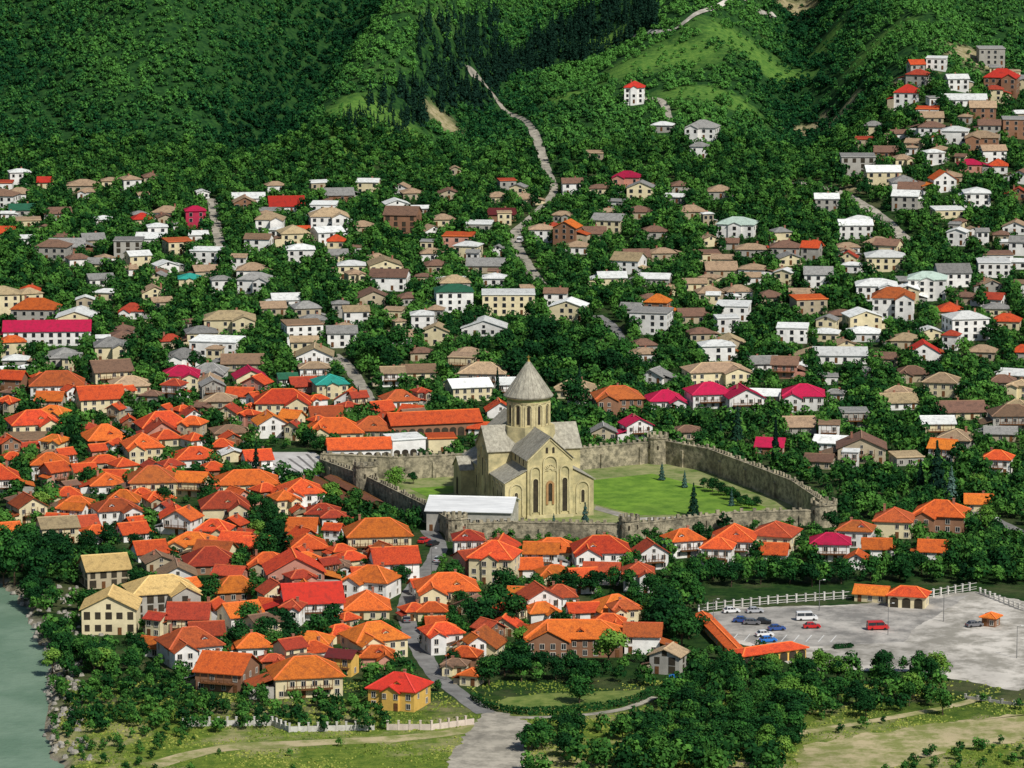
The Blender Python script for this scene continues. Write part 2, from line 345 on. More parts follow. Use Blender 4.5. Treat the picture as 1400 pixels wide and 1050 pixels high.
def hiproof(mb,x0,x1,y0,y1,z,rise,caps=True):
    th=.22; W=x1-x0;D=y1-y0; c=[(x0,y0),(x1,y0),(x1,y1),(x0,y1)]
    if W>=D: a,b_=(x0+D*.44,(y0+y1)/2),(x1-D*.44,(y0+y1)/2)
    else: a,b_=((x0+x1)/2,y0+W*.44),((x0+x1)/2,y1-W*.44)
    T=z+th
    vs=[(x,y,z) for x,y in c]+[(x,y,T) for x,y in c]+[(*a,T+rise),(*b_,T+rise)]
    fs=[(3,2,1,0),(0,1,5,4),(1,2,6,5),(2,3,7,6),(3,0,4,7)]
    fs+= [(4,5,9,8),(5,6,9),(6,7,8,9),(7,4,8)] if W>=D else [(4,5,8),(5,6,9,8),(6,7,9),(7,4,8,9)]
    mb.add(vs,fs,0)
    if caps:
        A,B=Vector(vs[8]),Vector(vs[9]); pr=[(A,B)]+([(vs[4],A),(vs[7],A),(vs[5],B),(vs[6],B)] if W>=D else [(vs[4],A),(vs[5],A),(vs[6],B),(vs[7],B)])
        for p,q in pr: mb.bar(p,q,.38,.24,1)
def gableroof(mb,x0,x1,y0,y1,z,rise,axis='x',ov=.6,caps=True):
    if axis=='x': mp=lambda a,b,c:(a,b,c); a0,a1,b0,b1=x0-ov,x1+ov,y0,y1
    else: mp=lambda a,b,c:(b,a,c); a0,a1,b0,b1=y0-ov,y1+ov,x0,x1
    bm=(b0+b1)/2; pit=rise/((b1-b0)/2); zz=z+.03
    for s,bb in ((-1,b0),(1,b1)):
        e=(bb+s*ov,zz-ov*pit); r=(bm,zz+rise)
        b4=[mp(a0,*e),mp(a1,*e),mp(a1,*r),mp(a0,*r)]
        mb.hexa(b4,[(p[0],p[1],p[2]+.22) for p in b4],0)
    if caps: mb.bar(mp(a0,bm,zz+rise+.24),mp(a1,bm,zz+rise+.24),.4,.24,1)
def gablewall(mb,x0,x1,y0,y1,z0,z,rise,axis='x'):
    if axis=='x': mb.prism([(y0,z0),(y1,z0),(y1,z),((y0+y1)/2,z+rise),(y0,z)],lambda u,v,t:(t,u,v),x0,x1)
    else: mb.prism([(x0,z0),(x1,z0),(x1,z),((x0+x1)/2,z+rise),(x0,z)],lambda u,v,t:(u,t,v),y0,y1)
def house_core(cx,cy,a,w,d,style,rc,wc,fl,near,label=None,name='house',pitch=None,arches=False,unfin=False,hh=None,opx=None,cat='house',special=False):
    fh=2.45 if near else 2.7
    h=hh or fl*fh+.3; ov=.65 if near else .5
    corners=[(cx+i*w/2*math.cos(a)-j*d/2*math.sin(a),cy+i*w/2*math.sin(a)+j*d/2*math.cos(a)) for i in (-1,1) for j in (-1,1)]
    z0=float(np.mean(H(np.array([c[0] for c in corners]),np.array([c[1] for c in corners]))))
    root=link(name,None,None,(cx,cy,z0),a)
    wall=MB();roof=MB(); x0,x1,y0,y1=-w/2,w/2,-d/2,d/2
    p=pitch or {'o':R.uniform(.52,.7),'u':R.uniform(.5,.66),'r':.6,'m':.5,'W':.34,'E':.4,'p':.55}.get(rc,R.uniform(.36,.52)); wingx=None
    top=h
    if style in 'hXL':
        wall.box(x0,x1,y0,y1,-3.5,h); rise=min(w,d)/2*p; hiproof(roof,x0-ov,x1+ov,y0-ov,y1+ov,h+.02,rise,near); top=h+rise
        if style!='h':
            ww=w*(.36 if style=='X' else .44); ext=.7 if style=='X' else min(d*.28,3.2)
            xc=0 if style=='X' else (x0+ww/2+.15 if R.random()<.5 else x1-ww/2-.15)
            hr=ww/2*p; gablewall(wall,xc-ww/2,xc+ww/2,y0-ext,y0+.4,-3.4,h-.15,hr,'y')
            gableroof(roof,xc-ww/2,xc+ww/2,y0-ext,y0+min(d*.45,hr/p+1.2),h-.15,hr,'y',ov*.8,near); wingx=(xc-ww/2,xc+ww/2,ext)
    elif style=='g':
        rise=d/2*p; gablewall(wall,x0,x1,y0,y1,-3.5,h,rise,'x'); gableroof(roof,x0,x1,y0,y1,h,rise,'x',ov,near); top=h+rise
    elif style=='G':
        rise=w/2*p; gablewall(wall,x0,x1,y0,y1,-3.5,h,rise,'y'); gableroof(roof,x0,x1,y0,y1,h,rise,'y',ov,near); top=h+rise
    else:
        wall.box(x0,x1,y0,y1,-3.5,h); roof.hexa([(x0-.3,y0-.3,h+.02),(x1+.3,y0-.3,h+.02),(x1+.3,y1+.3,h+.02),(x0-.3,y1+.3,h+.02)],[(x0-.3,y0-.3,h+.25),(x1+.3,y0-.3,h+.25),(x1+.3,y1+.3,h+.9),(x0-.3,y1+.3,h+.9)],0)
        roof.box(x0-.35,x1+.35,y0-.38,y0-.12,h+.252,h+.6,1)
    wall.build('wall',WM[wc],root)
    ro=roof.build('roof',[M_white if name=='metal_roofed_hall' else RM[rc],RC[rc]],root)
    if not special and style in 'hgG' and R.random()<.55:
        s=R.choice((-1,1)); aw=R.uniform(.22,.45)*w; ad=R.uniform(.5,.8)*d; ah=min(h-.4,R.choice((2.1,2.3,h*.6))); oy=R.uniform(-.25,.1)*d-.2
        xa,xb=(x0-aw,x0+.05) if s<0 else (x1-.05,x1+aw); ya,yb=oy-ad/2,oy+ad/2
        an=MB(); an.box(xa,xb,ya,yb,-3.3,ah); ao=an.build('annex',WM[R.choice((wc,wc,'t','g'))],root)
        zo,zi=ah+.03,ah+aw*.32+.1; xo,xi=(xa-.4,x0-.002) if s<0 else (xb+.4,x1+.002)
        b4=[(xo,ya-.4,zo),(xi,ya-.4,zi),(xi,yb+.4,zi),(xo,yb+.4,zo)]; ar=MB(); ar.hexa(b4,[(q[0],q[1],q[2]+.18) for q in b4]); ar.build('annex_roof',RM[rc if R.random()<.65 else R.choice('gtbu')],ao)
    def win(x,y,z,rz,sc=1.):
        if unfin: o=link('window',WO,root,(x,y,z),rz); sc*=1.15
        elif near:
            o=link('window',WF,root,(x,y,z),rz); link('pane',WP,o)
        else: o=link('window',WB,root,(x,y,z),rz)
        o.scale=(sc*R.uniform(.95,1.2),1,sc)
    side=[(x0,-math.pi/2)] if math.sin(a)>.02 else ([(x1,math.pi/2)] if math.sin(a)<-.02 else [])
    n=max(2,int(w/(2.9 if near else 3.4))); dslot=R.randrange(n); step=w/n
    fh_=(h-.3)/fl
    for f_ in range(fl):
        zc=f_*fh_+fh_*.55
        for i in range(n):
            x=x0+step*(i+.5); y=y0
            if wingx:
                if wingx[0]+.6<x<wingx[1]-.6: y=y0-wingx[2]
                elif wingx[0]-.7<x<wingx[1]+.7: continue
            if arches and f_==0:
                link('archway',AMs,root,(x,y,.05)).scale=(min(step/1.9,1.5),1,min(1.1,h/3.3)); continue
            if f_==0 and i==dslot: link('door',DM,root,(x,y,.05)); continue
            if R.random()<.1: continue
            win(x,y,zc,0,R.uniform(.9,1.1))
        for sxx,rz in side:
            m_=max(1,int(d/4))
            for i in range(m_):
                if R.random()<.2: continue
                win(sxx,y0+d/m_*(i+.5),zc,rz,.95)
    if style=='G' and top-h>1.6: win(0,y0,h+.7,0,.75)
    if near and fl>=2 and not wingx and not unfin and not arches and R.random()<.7:
        bl=MB(); zb=(h-.3)/fl*(fl-1)+.05; bw=w*R.uniform(.5,.92)/2
        bl.box(-bw,bw,y0-1.5,y0-.004,zb-.2,zb); bl.box(-bw,bw,y0-1.5,y0-1.4,zb+.9,zb+1.0)
        k=max(3,int(bw*2/2.2))
        for i in range(k+1):
            xx=-bw+.08+(2*bw-.16)*i/k; bl.box(xx-.08,xx+.08,y0-1.49,y0-1.33,zb,h)
        for i in range(int(bw*4)): bl.box(-bw+.2+i*.5,-bw+.3+i*.5,y0-1.47,y0-1.41,zb,zb+.9)
        bl.build('balcony',M_wood,root)
    if near and style in 'hLX' and rc in 'oru' and w>9 and not special and R.random()<.5:
        dn=MB(); xd=R.uniform(-.2,.2)*w; yy=y0+d*.14; zz=h+d*.14*p+.1
        gablewall(dn,xd-.8,xd+.8,yy,yy+1.8,zz-.3,zz+.75,.5,'y')
        for s in (-1,1):
            b4=[(xd+s*1.1,yy-.3,zz+.6),(xd+s*1.1,yy+2,zz+.6),(xd,yy+2,zz+1.3),(xd,yy-.3,zz+1.3)]
            dn.hexa(b4,[(q[0],q[1],q[2]+.12) for q in b4],1)
        dn.box(xd-.45,xd+.45,yy-.05,yy-.003,zz+.02,zz+.68,2)
        dn.build('dormer',[WM[wc],RM[rc],M_glass],ro)
    if style!='f' and not special and R.random()<(.65 if near else .35):
        ch=MB(); xx,yy=R.uniform(-.3,.3)*w,R.uniform(.0,.25)*d; ch.box(xx-.35,xx+.35,yy-.3,yy+.3,h,top+.7); ch.box(xx-.45,xx+.45,yy-.4,yy+.4,top+.7,top+.85); ch.build('chimney',M_brickc,ro)
    mark(HMk,cx,cy,a,w+1.5,d+1.5); mark(TMk,cx,cy,a,w+2,d+2)
    if near: mark(TMk,cx,cy-5,0,w*.95,d+8); mark(LOWk,cx,cy-14,0,w,d+26)
    else: mark(TMk,cx,cy-4,0,w*.85,d+7); mark(LOWk,cx,cy-13,0,w*.9,d+24)
    px,py,dep=proj(cx,cy,z0)
    desc=f"{ROOF[rc][2]} {STY[style]} {WALL[wc][1]} {FLW[min(fl,4)]} house"
    tag(root,label,cat); HOUSES.append(dict(o=root,px=opx[0] if opx else px,py=opx[1] if opx else py,desc=desc,label=label,size=w*(h+3)/dep**2,special=special)); return root
def dims(px,py,wpx,rot,ratio):
    P=G(px,py); dist=(P-Vector((0,0,CAMZ))).length; s=F/dist; a=rad(rot)
    w=max(wpx/s/(math.cos(a)+ratio*abs(math.sin(a)))-1.1,5.); d=min(w*ratio,14.)
    ext=d/2*math.cos(a)+w/2*abs(math.sin(a))
    return P.x,P.y+ext,a,w,d
HL=[]
def parse(txt):
    for ln in txt.strip().splitlines():
        t=ln.split('#'); k=t[0].split()
        if len(k)<8: continue
        HL.append((float(k[0]),float(k[1]),float(k[2]),k[3],k[4],k[5],float(k[6]),int(k[7]),t[1].strip() if len(t)>1 else None))
parse("""
545 974 92 X r y -16 2 # yellow two-storey house with bright red roof beside the road junction
415 956 115 h o c 8 2 # wide cream house with orange roof left of the yellow junction house
308 948 92 h o b -20 2
256 914 100 L o w 18 2
468 926 50 g n y -20 2 # narrow house with dark maroon roof behind the yellow junction house
510 905 100 L o c 20 2
655 899 78 h o c -12 1
603 894 66 L o w 12 2
645 939 26 h o c -15 1 # tiny orange-roofed gate hut beside the lane near the junction
785 899 138 L o b 6 2
880 895 58 g o w -8 2
842 852 86 L o c 15 1
738 844 66 G o w 20 2
797 850 52 g o w 5 1
424 850 98 g r w 8 2 # long white house with plain red gabled roof amid the orange roofs
500 848 70 h o c 10 1
400 808 92 G o p 15 2
320 824 76 h o b 15 1
508 822 84 L o w -15 2
610 834 94 L o c 10 2
676 800 76 X o c -10 3 # tall cream three-storey house with orange roof right of the lane
640 762 48 h o w 10 2
538 794 76 h o w 18 2
515 758 102 h o c 8 2
478 780 56 h o c 20 1
418 764 66 h o b 8 1
285 787 86 h o b 12 1
262 758 70 L o c -15 1
350 760 40 g o t 10 1
305 718 76 L o c 14 2
238 720 50 h o w 10 1
178 742 56 g o w 20 1
75 745 68 h t c 10 2
36 716 60 G o c 22 2
155 722 76 L o w 20 2
142 676 60 h o w 10 1
206 682 74 h o c 10 2
262 680 52 g o c -10 2
335 675 98 h o c 5 1
410 698 72 L o w 15 2
440 715 50 h o c 5 1
65 657 60 h o w 12 2
112 656 44 g o c 15 1
192 634 64 L o c 12 2
140 614 74 h o b 12 1
42 602 86 L o c 15 2
75 548 86 h o w 10 2
133 566 76 h o c 15 2
220 597 86 L o c 12 1
265 640 72 h o w 14 1
312 604 60 h b c 10 1
368 600 56 G o w 15 2
385 572 82 L o c 8 2
455 604 88 L o c 10 1
510 600 60 h o t 5 1
545 560 58 h o w 10 1
683 572 44 G o w 8 1
655 596 34 g o w -8 1
15 640 40 h o t 10 1
290 655 44 h o b 15 1
350 640 50 g o w 12 1
230 660 40 h o t 8 1
90 690 44 h o c 12 1
240 800 60 h b w 10 1
215 782 56 h b t 10 1
455 720 40 h o w 10 1
565 850 44 h o c 15 1
600 870 44 g o w 12 1
345 900 60 h o w 12 1
590 850 46 h o c 10 1
575 815 40 g o w 12 1
700 840 44 h o c 10 1
765 830 50 h o w 8 1
915 924 60 G t g -14 2 # unfinished bare grey house with tan roof beside the blue truck
935 764 62 h o w 14 2
890 780 54 G o w 20 2
822 780 84 L o w 8 2
757 768 68 h o c 8 1
720 790 48 g o w 12 1
1005 764 68 h o w -8 2
1062 758 78 h o c -12 2
1137 768 60 h m w -10 2
1172 750 58 h o w -14 2
1225 737 64 h o c -10 2
1200 762 44 g o w -10 1
1290 730 90 L o b -16 2 # large orange-roofed brick house at the far right road
1366 650 50 h o w -15 2
1340 700 44 g o c -12 1
845 566 74 L o b 8 2
910 560 58 L m w 10 1
970 560 70 h m w 6 2
1017 564 60 G m w 12 2
870 602 50 h m w 10 2
825 602 42 h g t 6 1
940 602 44 h b t 6 1
1098 594 58 h t g 10 1
1055 622 48 g m b -8 1
1180 634 74 h b t -10 2
1122 642 48 h b t -10 1
1310 614 64 h t g -12 1
1370 604 50 h g t -10 1
700 545 48 g W w 8 2
1100 562 62 L m w -10 2
980 530 102 L t c 8 2 # large cream two-storey block with tan roof behind the north wall
1075 518 44 g b p -10 2
640 550 70 g W c 12 2
570 520 56 g b c 5 1
450 546 56 X T c 10 2 # cream house with bright teal roof beyond the plaza
392 528 34 h e w 10 1
300 560 48 h t t 8 1
246 534 54 L m c 10 2
340 528 54 h m c 8 1
285 534 40 h t t 8 1
175 540 64 h t c 8 1
330 508 62 h b t 8 1
62 474 128 g m w 5 2 # long white hall with crimson roof at the left edge
165 474 48 h b g 8 1
232 478 40 h o t 8 1
295 490 80 f W w -8 2
312 458 78 L t c 8 2
85 502 62 h g g 8 1
20 504 38 h W g 8 1
415 488 44 h t c 8 2
470 464 46 h t g 8 1
575 494 40 h b t 6 1
640 496 46 h t c 6 1
1130 468 46 h W c -8 1
1182 468 52 h W w -8 1
1150 498 78 g W w -6 1
1215 502 42 h b t -8 1
1264 494 48 h r w -8 1
1240 478 48 h t t -8 1
1345 494 48 h t t -10 1
1230 548 42 h t g -10 1
1290 544 58 h t c -10 2
1372 534 42 h b t -10 1
1000 484 52 h t t 6 1
958 468 44 h b t 6 1
880 484 42 h b g 6 1
508 420 58 h b t 8 1
372 432 42 h t t 8 1
620 428 58 h e w 8 3 # white three-storey block with dark green roof above the cathedral
577 460 36 h W w 8 3
695 432 76 f W c -4 3
662 460 66 h W w -6 1
778 440 58 h W c -6 2
900 443 42 h o b -8 3 # tall brick house with orange roof right above the cathedral
945 443 42 g b t 6 1
970 412 42 h t t 6 1
1010 410 42 h t w 6 1
1004 440 55 f W w -6 2
1052 418 42 h b t -6 1
1098 415 40 g t t -8 1
1166 374 34 h W w -8 1
1212 372 58 h W c -8 2
1200 412 62 L W w -8 2
1242 416 38 h W c -8 2
1270 412 60 X E w -10 3
1322 418 40 h b t -8 1
1152 443 44 h b t -8 1
1300 438 42 h o t -8 1
1378 452 48 h o c -10 1
1085 470 50 f W w -8 2
1120 395 44 g g w -8 2
1360 380 48 f W w -8 2
40 410 40 h o t 8 1
90 348 54 g g b 8 1
125 338 40 h g t 8 1
175 356 42 f g g -6 3 # unfinished grey three-storey shell on the left slope
225 374 42 G W w 14 1
281 362 46 f W w -6 2
258 392 36 X T c 8 1
410 360 44 h W w 6 2
480 382 42 h W c 6 2
525 382 52 h t c 6 2
590 357 38 h t w 6 1
596 374 42 h b t 6 1
664 374 56 g g t -6 1
790 348 38 h t w -6 1
870 362 42 h b c 6 1
906 357 42 h t t 6 1
986 380 48 h t t 6 1
1031 380 46 h t w -6 1
1115 348 34 h o t -8 1
1075 350 46 h b g -8 1
1028 352 46 h t g -6 1
28 297 42 g e g 8 1
75 302 48 g b g 8 1
140 310 32 h W w 8 1
193 310 34 h r c 8 1
224 307 30 h b t 8 1
266 314 34 h m m 6 3 # tall crimson three-storey house on the left slope
440 314 52 G W w 10 2
495 320 38 h t t 6 1
550 320 56 g b b -8 3 # bare brick three-storey building in the middle slope
605 310 36 h t c 6 1
627 342 48 f o p -6 2
686 303 42 g n b 6 1
655 317 42 f W g -6 1
740 332 36 h t w -6 2
776 338 44 G o b -12 3 # tall brown house with orange front gable beside the uphill road
832 300 34 h t c 6 1
874 300 38 h b t 6 1
945 300 44 h t t 6 1
1010 327 66 X E w -8 2 # wide white villa with pale green roof on the middle slope
895 327 38 h b g 6 1
25 253 36 h W w 8 2
62 258 26 g r c 8 1
112 264 48 h t t 8 1
150 257 30 h t c 8 1
205 252 30 h b t 8 1
276 272 24 G W w 10 1
333 287 38 h t b 8 1
390 292 56 g r w 6 1
460 277 52 g g b 6 1
563 274 38 h t t 6 1
613 274 34 h b t 6 1
680 279 34 h t c 6 1
718 282 34 h t c -6 1
622 240 20 G t t 10 1
858 260 44 L m p -6 2
820 267 34 h b c 6 1
930 264 32 h b g 6 1
985 272 38 h t g 6 1
868 144 32 X r w -8 3 # lone white three-storey house with red roof high on the hillside
907 182 36 h W g -6 1
962 194 52 L g w -8 2
957 217 30 h g w -8 2
812 220 34 f t t -6 1
1370 332 28 h b t -8 1
1311 337 36 G W w -12 2
1337 284 40 h W w -8 2
1241 288 46 g W g -8 2
1300 253 38 h t t -8 1
1327 236 36 h m p -8 1
1366 238 32 h o w -8 1
1394 274 30 h o b -8 1
1345 208 54 L t b -8 2
1308 198 44 h W w -8 2
1213 218 38 g b b -8 1
1174 240 50 f g g -8 3 # bare concrete three-storey frame on the right slope
1131 290 36 g W g -8 2
1243 144 44 h r w -8 2
1320 146 64 g W w -6 1
1282 97 34 f W w -6 2
1356 92 38 f g g -6 3 # grey block highest on the right-hand hill
1372 134 56 L r b -8 3
1390 190 40 f g b -8 3
1275 170 34 h t t -8 1
1345 165 40 g t b -8 2
""")
for (px,py,wpx,st,rc,wc,rot,fl,lab) in HL:
    rt=R.uniform(.8,1.05); r=rot+R.uniform(-7,7)
    if rc=='o' and not lab and R.random()<.25: rc='u'
    if st=='h' and not lab and R.random()<.3: st=R.choice('gG')
    x,y,a,w,d=dims(px,py,wpx,r,rt)
    house_core(x,y,a,w,d,st,rc,wc,fl,py>505,lab,unfin=bool(lab and ('bare' in lab or 'unfinished' in lab)),opx=(px,py-8))
def line_house(p,q,d,st,rc,wc,fl,label,arches=False,hh=None,**k):
    P,Q=G(*p),G(*q); a=math.atan2(Q.y-P.y,Q.x-P.x); w=(Q-P).length; n=Vector((-math.sin(a),math.cos(a),0))
    c=(P+Q)/2+n*d/2; return house_core(c.x,c.y,a,w,d,st,rc,wc,fl,True,label,arches=arches,hh=hh,special=True,**k)
line_house((952,852),(1000,903),3.6,'g','o','y',1,'long yellow-walled gallery with orange roof along the car park edge',hh=2.5,name='gallery_building',cat='building',pitch=.35)
line_house((1016,912),(1102,900),7,'h','o','y',1,'low orange-roofed yellow hall at the near corner of the car park',hh=2.9,arches=True,name='entrance_hall',cat='building',pitch=.36)
line_house((450,632),(534,630),9,'g','o','w',1,'long white arcade with orange roof outside the west wall',arches=True,hh=4.6,name='arcade_building',cat='building')
line_house((537,628),(582,625),10,'f','W','w',1,'white glass-fronted pavilion right of the white arcade',arches=True,hh=6.5,name='pavilion',cat='building')
line_house((586,620),(624,619),9,'f','o','c',1,'small ochre flat-topped annex right of the glass-fronted pavilion',hh=5,name='annex',cat='building')
line_house((536,600),(658,594),11,'g','o','b',1,'long orange-roofed brick range with arches behind the white arcade',arches=True,hh=5,name='range_building',cat='building')
P=G(646,727); house_core(P.x,P.y+10,rad(-7),27,21,'g','W','g',1,True,'low hall with pale metal roof inside the wall before the cathedral',hh=6.6,pitch=.26,name='metal_roofed_hall',cat='building',special=True)
line_house((1214,830),(1264,833),7,'h','o','c',1,'orange hip-roofed cream ticket building at the back of the car park',hh=3.4,arches=True,name='ticket_building',cat='building')
line_house((1168,822),(1211,825),5,'g','o','c',1,'low orange-roofed cream shed left of the ticket building',hh=2.6,name='ticket_shed',cat='building')
line_house((1342,856),(1360,858),4,'h','o','b',1,'small orange-roofed kiosk at the right end of the gravel yard',hh=2.5,name='kiosk',cat='kiosk')
line_house((112,868),(186,868),14,'G','p','c',2,'unfinished cream house with bare board roof nearest the river',unfin=True,pitch=.5,hh=7.4)
line_house((184,852),(272,846),14,'L','p','g',3,'unfinished grey house with yellow board roof right of its riverside twin',unfin=True,hh=8)
line_house((120,806),(178,802),12,'g','p','t',2,'unfinished stone house with bare board roof behind the riverside pair',unfin=True,hh=5.6)
def fill(n,region,sizes,roofs,walls,styles,mw,md,prot,two,maxtry=5000):
    t=0;k=0
    while k<n and t<maxtry:
        t+=1; px,py=region()
        if px is None: continue
        wpx=sizes(py)*R.uniform(.85,1.15); rot=prot(px); x,y,a,w,d=dims(px,py,wpx,rot,R.uniform(.75,1.05))
        if hit(HMk,x,y,a,w+mw,d+md): continue
        rc=R.choice(roofs); st=R.choice(styles); st='g' if rc=='W' and st=='L' else st
        house_core(x,y,a,w,d,st,rc,R.choice(walls),3 if (wpx>56 and py<520 and R.random()<.4) else 2 if R.random()<two or (wpx>50 and py<520) else 1,py>505,opx=(px,py-6)); k+=1
    print('fill',k,t)
def reg1():
    px,py=R.uniform(-5,700),R.uniform(530,925)
    if py>610 and px>430 and py<745: return None,None
    if px<200 and py>750: return None,None
    if px>590 and py<700: return None,None
    return px,py
fill(130,reg1,lambda py:np.interp(py,[530,900],[40,60])*R.choice((.7,.9,1,1.15)),'oooooooouuub','wwwcctbp','hgggLGGL',-2.2,-2.,lambda px:R.choice((R.uniform(-8,24),R.uniform(20,40),R.uniform(-30,-10))),.35,7000)
def reg1b():
    return R.uniform(690,880),R.uniform(770,900)
fill(9,reg1b,lambda py:52,'ooou','wwc','gLg',0,0,lambda px:R.uniform(-10,25),.4,900)
def reg1c():
    return R.uniform(880,1300),R.uniform(758,782)
fill(4,reg1c,lambda py:46,'ooou','wwc','gLhG',0,0,lambda px:R.uniform(-20,5),.3,900)
def reg2():
    px,py=R.uniform(-5,1405),R.uniform(250,640) 
    if R.random()<.07: px,py=R.uniform(1180,1400),R.uniform(100,260)
    if 670<px<880 and 440<py<545: return None,None
    if py>560 and 380<px<1130: return None,None
    if px<1080 and py<258: return None,None
    if 1050<px<1160 and py<330 : return None,None
    q=math.sin(px/61+py/37)+math.sin(px/29-py/23+1)
    if q<-.6: return None,None
    return px,py
fill(245,reg2,lambda py:np.interp(py,[110,250,400,600],[28,34,42,52])*R.choice((.6,.75,.9,1,1,1.1,1.3,1.55)),'tttttbbbggggWWWWtou','wwwwtgcwccgw','hhggGLf',.9,3.4,lambda px:R.uniform(-14,26)*(1 if px<600 else -1),.36,9000)
cand=sorted([h for h in HOUSES if not h['label']],key=lambda h:-h['size']); keepn=318-sum(1 for h in HOUSES if h['label'])
far=cand[keepn:]
if far:
    V=[];FA=[];MI=[];mats=[];mi={};kill=[]
    kids=defaultdict(list)
    for o in bpy.data.objects:
        if o.parent: kids[o.parent.name].append(o)
    def walk(o,M):
        M=M@o.matrix_basis; kill.append(o)
        if o.data:
            b0=len(V); V.extend([tuple(M@v.co) for v in o.data.vertices])
            for p in o.data.polygons:
                mt=o.data.materials[p.material_index]
                if mt.name not in mi: mi[mt.name]=len(mats); mats.append(mt)
                FA.append(tuple(b0+i for i in p.vertices)); MI.append(mi[mt.name])
        for c in kids[o.name]: walk(c,M)
    for h in far: walk(h['o'],Matrix())
    me=bpy.data.meshes.new('distant_houses'); me.from_pydata(V,[],FA)
    for m_ in mats: me.materials.append(m_)
    me.polygons.foreach_set('material_index',MI); me.update()
    fs=set(id(h) for h in far); HOUSES=[h for h in HOUSES if id(h) not in fs]
    for o in kill: bpy.data.objects.remove(o)
    tag(link('distant_houses',me),'remaining small houses scattered far up the green slope','houses',kind='stuff')
print('houses',len(HOUSES),'far',len(far))

# ------------------------------------------------------------------ cathedral
P=G(752,708); cath=link('cathedral',None,None,(P.x,P.y,.07),rad(15)); tag(cath,'tall ochre stone cathedral with grey conical dome inside the crenellated walls','cathedral')
front=lambda u,v,t:(u,-t,v)
w_=MB(); NW=7.6; 
gablewall(w_,-NW,NW,0,57,-1,19.5,7.,'y'); w_.build('nave',M_cath,cath)
for s in (-1,1):
    a_=MB(); a_.prism([(s*NW*.98,-1),(s*14.9,-1),(s*14.9,11.8),(s*NW*.98,15.6)],lambda u,v,t:(u,t,v),.7,55); a_.build('aisle',M_cath,cath)
    r_=MB(); b4=[(s*15.4,.2,11.75),(s*15.4,55.5,11.75),(s*NW,55.5,15.85),(s*NW,.2,15.85)]; r_.hexa(b4,[(x,y,z+.3) for x,y,z in b4]); r_.build('aisle_roof',M_croof,cath)
    u_=MB(); u_.prism([(s*NW*.97,14),(s*11,14),(s*11,16.6),(s*NW*.97,18.3)],lambda u,v,t:(u,t,v),34.5,54); u_.build('gallery',M_cath,cath)
    b4=[(s*11.4,34.4,16.6),(s*11.4,54.3,16.6),(s*NW,54.3,18.5),(s*NW,34.4,18.5)]; r_=MB(); r_.hexa(b4,[(x,y,z+.25) for x,y,z in b4]); r_.build('gallery_roof',M_croof,cath)
t_=MB(); gablewall(t_,-15.6,15.6,19.2,34,-1,19.4,6.9,'x'); t_.build('transept',M_cath,cath)
p_=MB(); gablewall(p_,-19.6,-14.8,40,50,-1,9.5,3.6,'x'); po=p_.build('porch',M_cath,cath)
r_=MB(); gableroof(r_,-19.6,-15.5,40,50,9.55,3.6,'x',.45,False); r_.build('porch_roof',M_croof,po)
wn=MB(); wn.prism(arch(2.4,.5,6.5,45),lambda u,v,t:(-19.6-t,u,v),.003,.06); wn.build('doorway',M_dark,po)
r_=MB(); gableroof(r_,-NW,NW,-.1,57,19.55,7.,'y',.6,False); r_.build('nave_roof',M_croof,cath)
r_=MB(); gableroof(r_,-15.6,15.6,19.2,34,19.47,6.9,'x',.6,False); r_.build('transept_roof',M_croof,cath)
n_=MB(); gablewall(n_,-6,6,56.5,64,-1,11,4,'y'); n_.build('narthex',M_cath,cath)
r_=MB(); gableroof(r_,-6,6,57.1,64,11.05,4,'y',.5,False); r_.build('narthex_roof',M_croof,cath)
ap=MB(); ap.cyl(0,26.6,20,26.4,9.2,8.6,8,0,.5); ap.build('dome_base',M_cath,cath)
DR=7.15; D0,D1=26.0,36.2; TIP=47.2
dr=MB(); dr.cyl(0,26.6,D0,D1,DR,DR,12,0); dr.build('drum',M_cath2,cath)
for z,r in ((D0+.0,DR+.5),(D1-2.2,DR+.22),(D1-.9,DR+.3)):
    rg=MB(); rg.cyl(0,26.6,z,z+.5,r,r,12); rg.build('cornice',M_cath,cath)
bd=MB(); bd.cyl(0,26.6,D1-1.7,D1-.9,DR+.08,DR+.08,12); bd.build('stone_band',M_green,cath)
for k in range(12):
    an=2*math.pi*(k+.5)/12; ax=Vector((math.cos(an),math.sin(an),0)); tx=Vector((-ax.y,ax.x,0)); c0=Vector((0,26.6,0))+ax*DR*math.cos(math.pi/12)
    fn=lambda u,v,t,ax=ax,tx=tx,c0=c0: tuple(c0+tx*u+ax*t+Vector((0,0,v)))
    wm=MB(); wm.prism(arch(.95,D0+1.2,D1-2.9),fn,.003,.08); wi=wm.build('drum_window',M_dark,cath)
    o2=MB(); o2.ring(arch(2.6,D0+.5,D1-2.1),arch(1.8,D0+.5,D1-2.5),fn,.0,.3); o2.build('window_arch',M_cath2,wi)
CR=8.1
co=MB(); co.cyl(0,26.6,D1-.4,D1,CR,CR+.1,24); co.cyl(0,26.6,D1,TIP,CR,.5,24)
for k in range(24):
    an=2*math.pi*k/24; co.bar((CR*math.cos(an),26.6+CR*math.sin(an),D1+.05),(.5*math.cos(an),26.6+.5*math.sin(an),TIP),.16,.12)
co.build('conical_roof',M_croof,cath)
cr=MB(); cr.cyl(0,26.6,TIP-.1,TIP+.6,.6,.4,10); cr.box(-.12,.12,26.5,26.7,TIP+.5,TIP+2.1); cr.box(-.6,.6,26.5,26.7,TIP+1.4,TIP+1.62); cr.build('cross',M_gold,cath)
bl=MB(); 
for cx,wd,zt in ((0,5.0,20.6),(-4.9,3.6,17.2),(4.9,3.6,17.2)): bl.ring(arch(wd,1.2,zt,cx),arch(wd-.8,1.2,zt-.4,cx),front,0,.45)
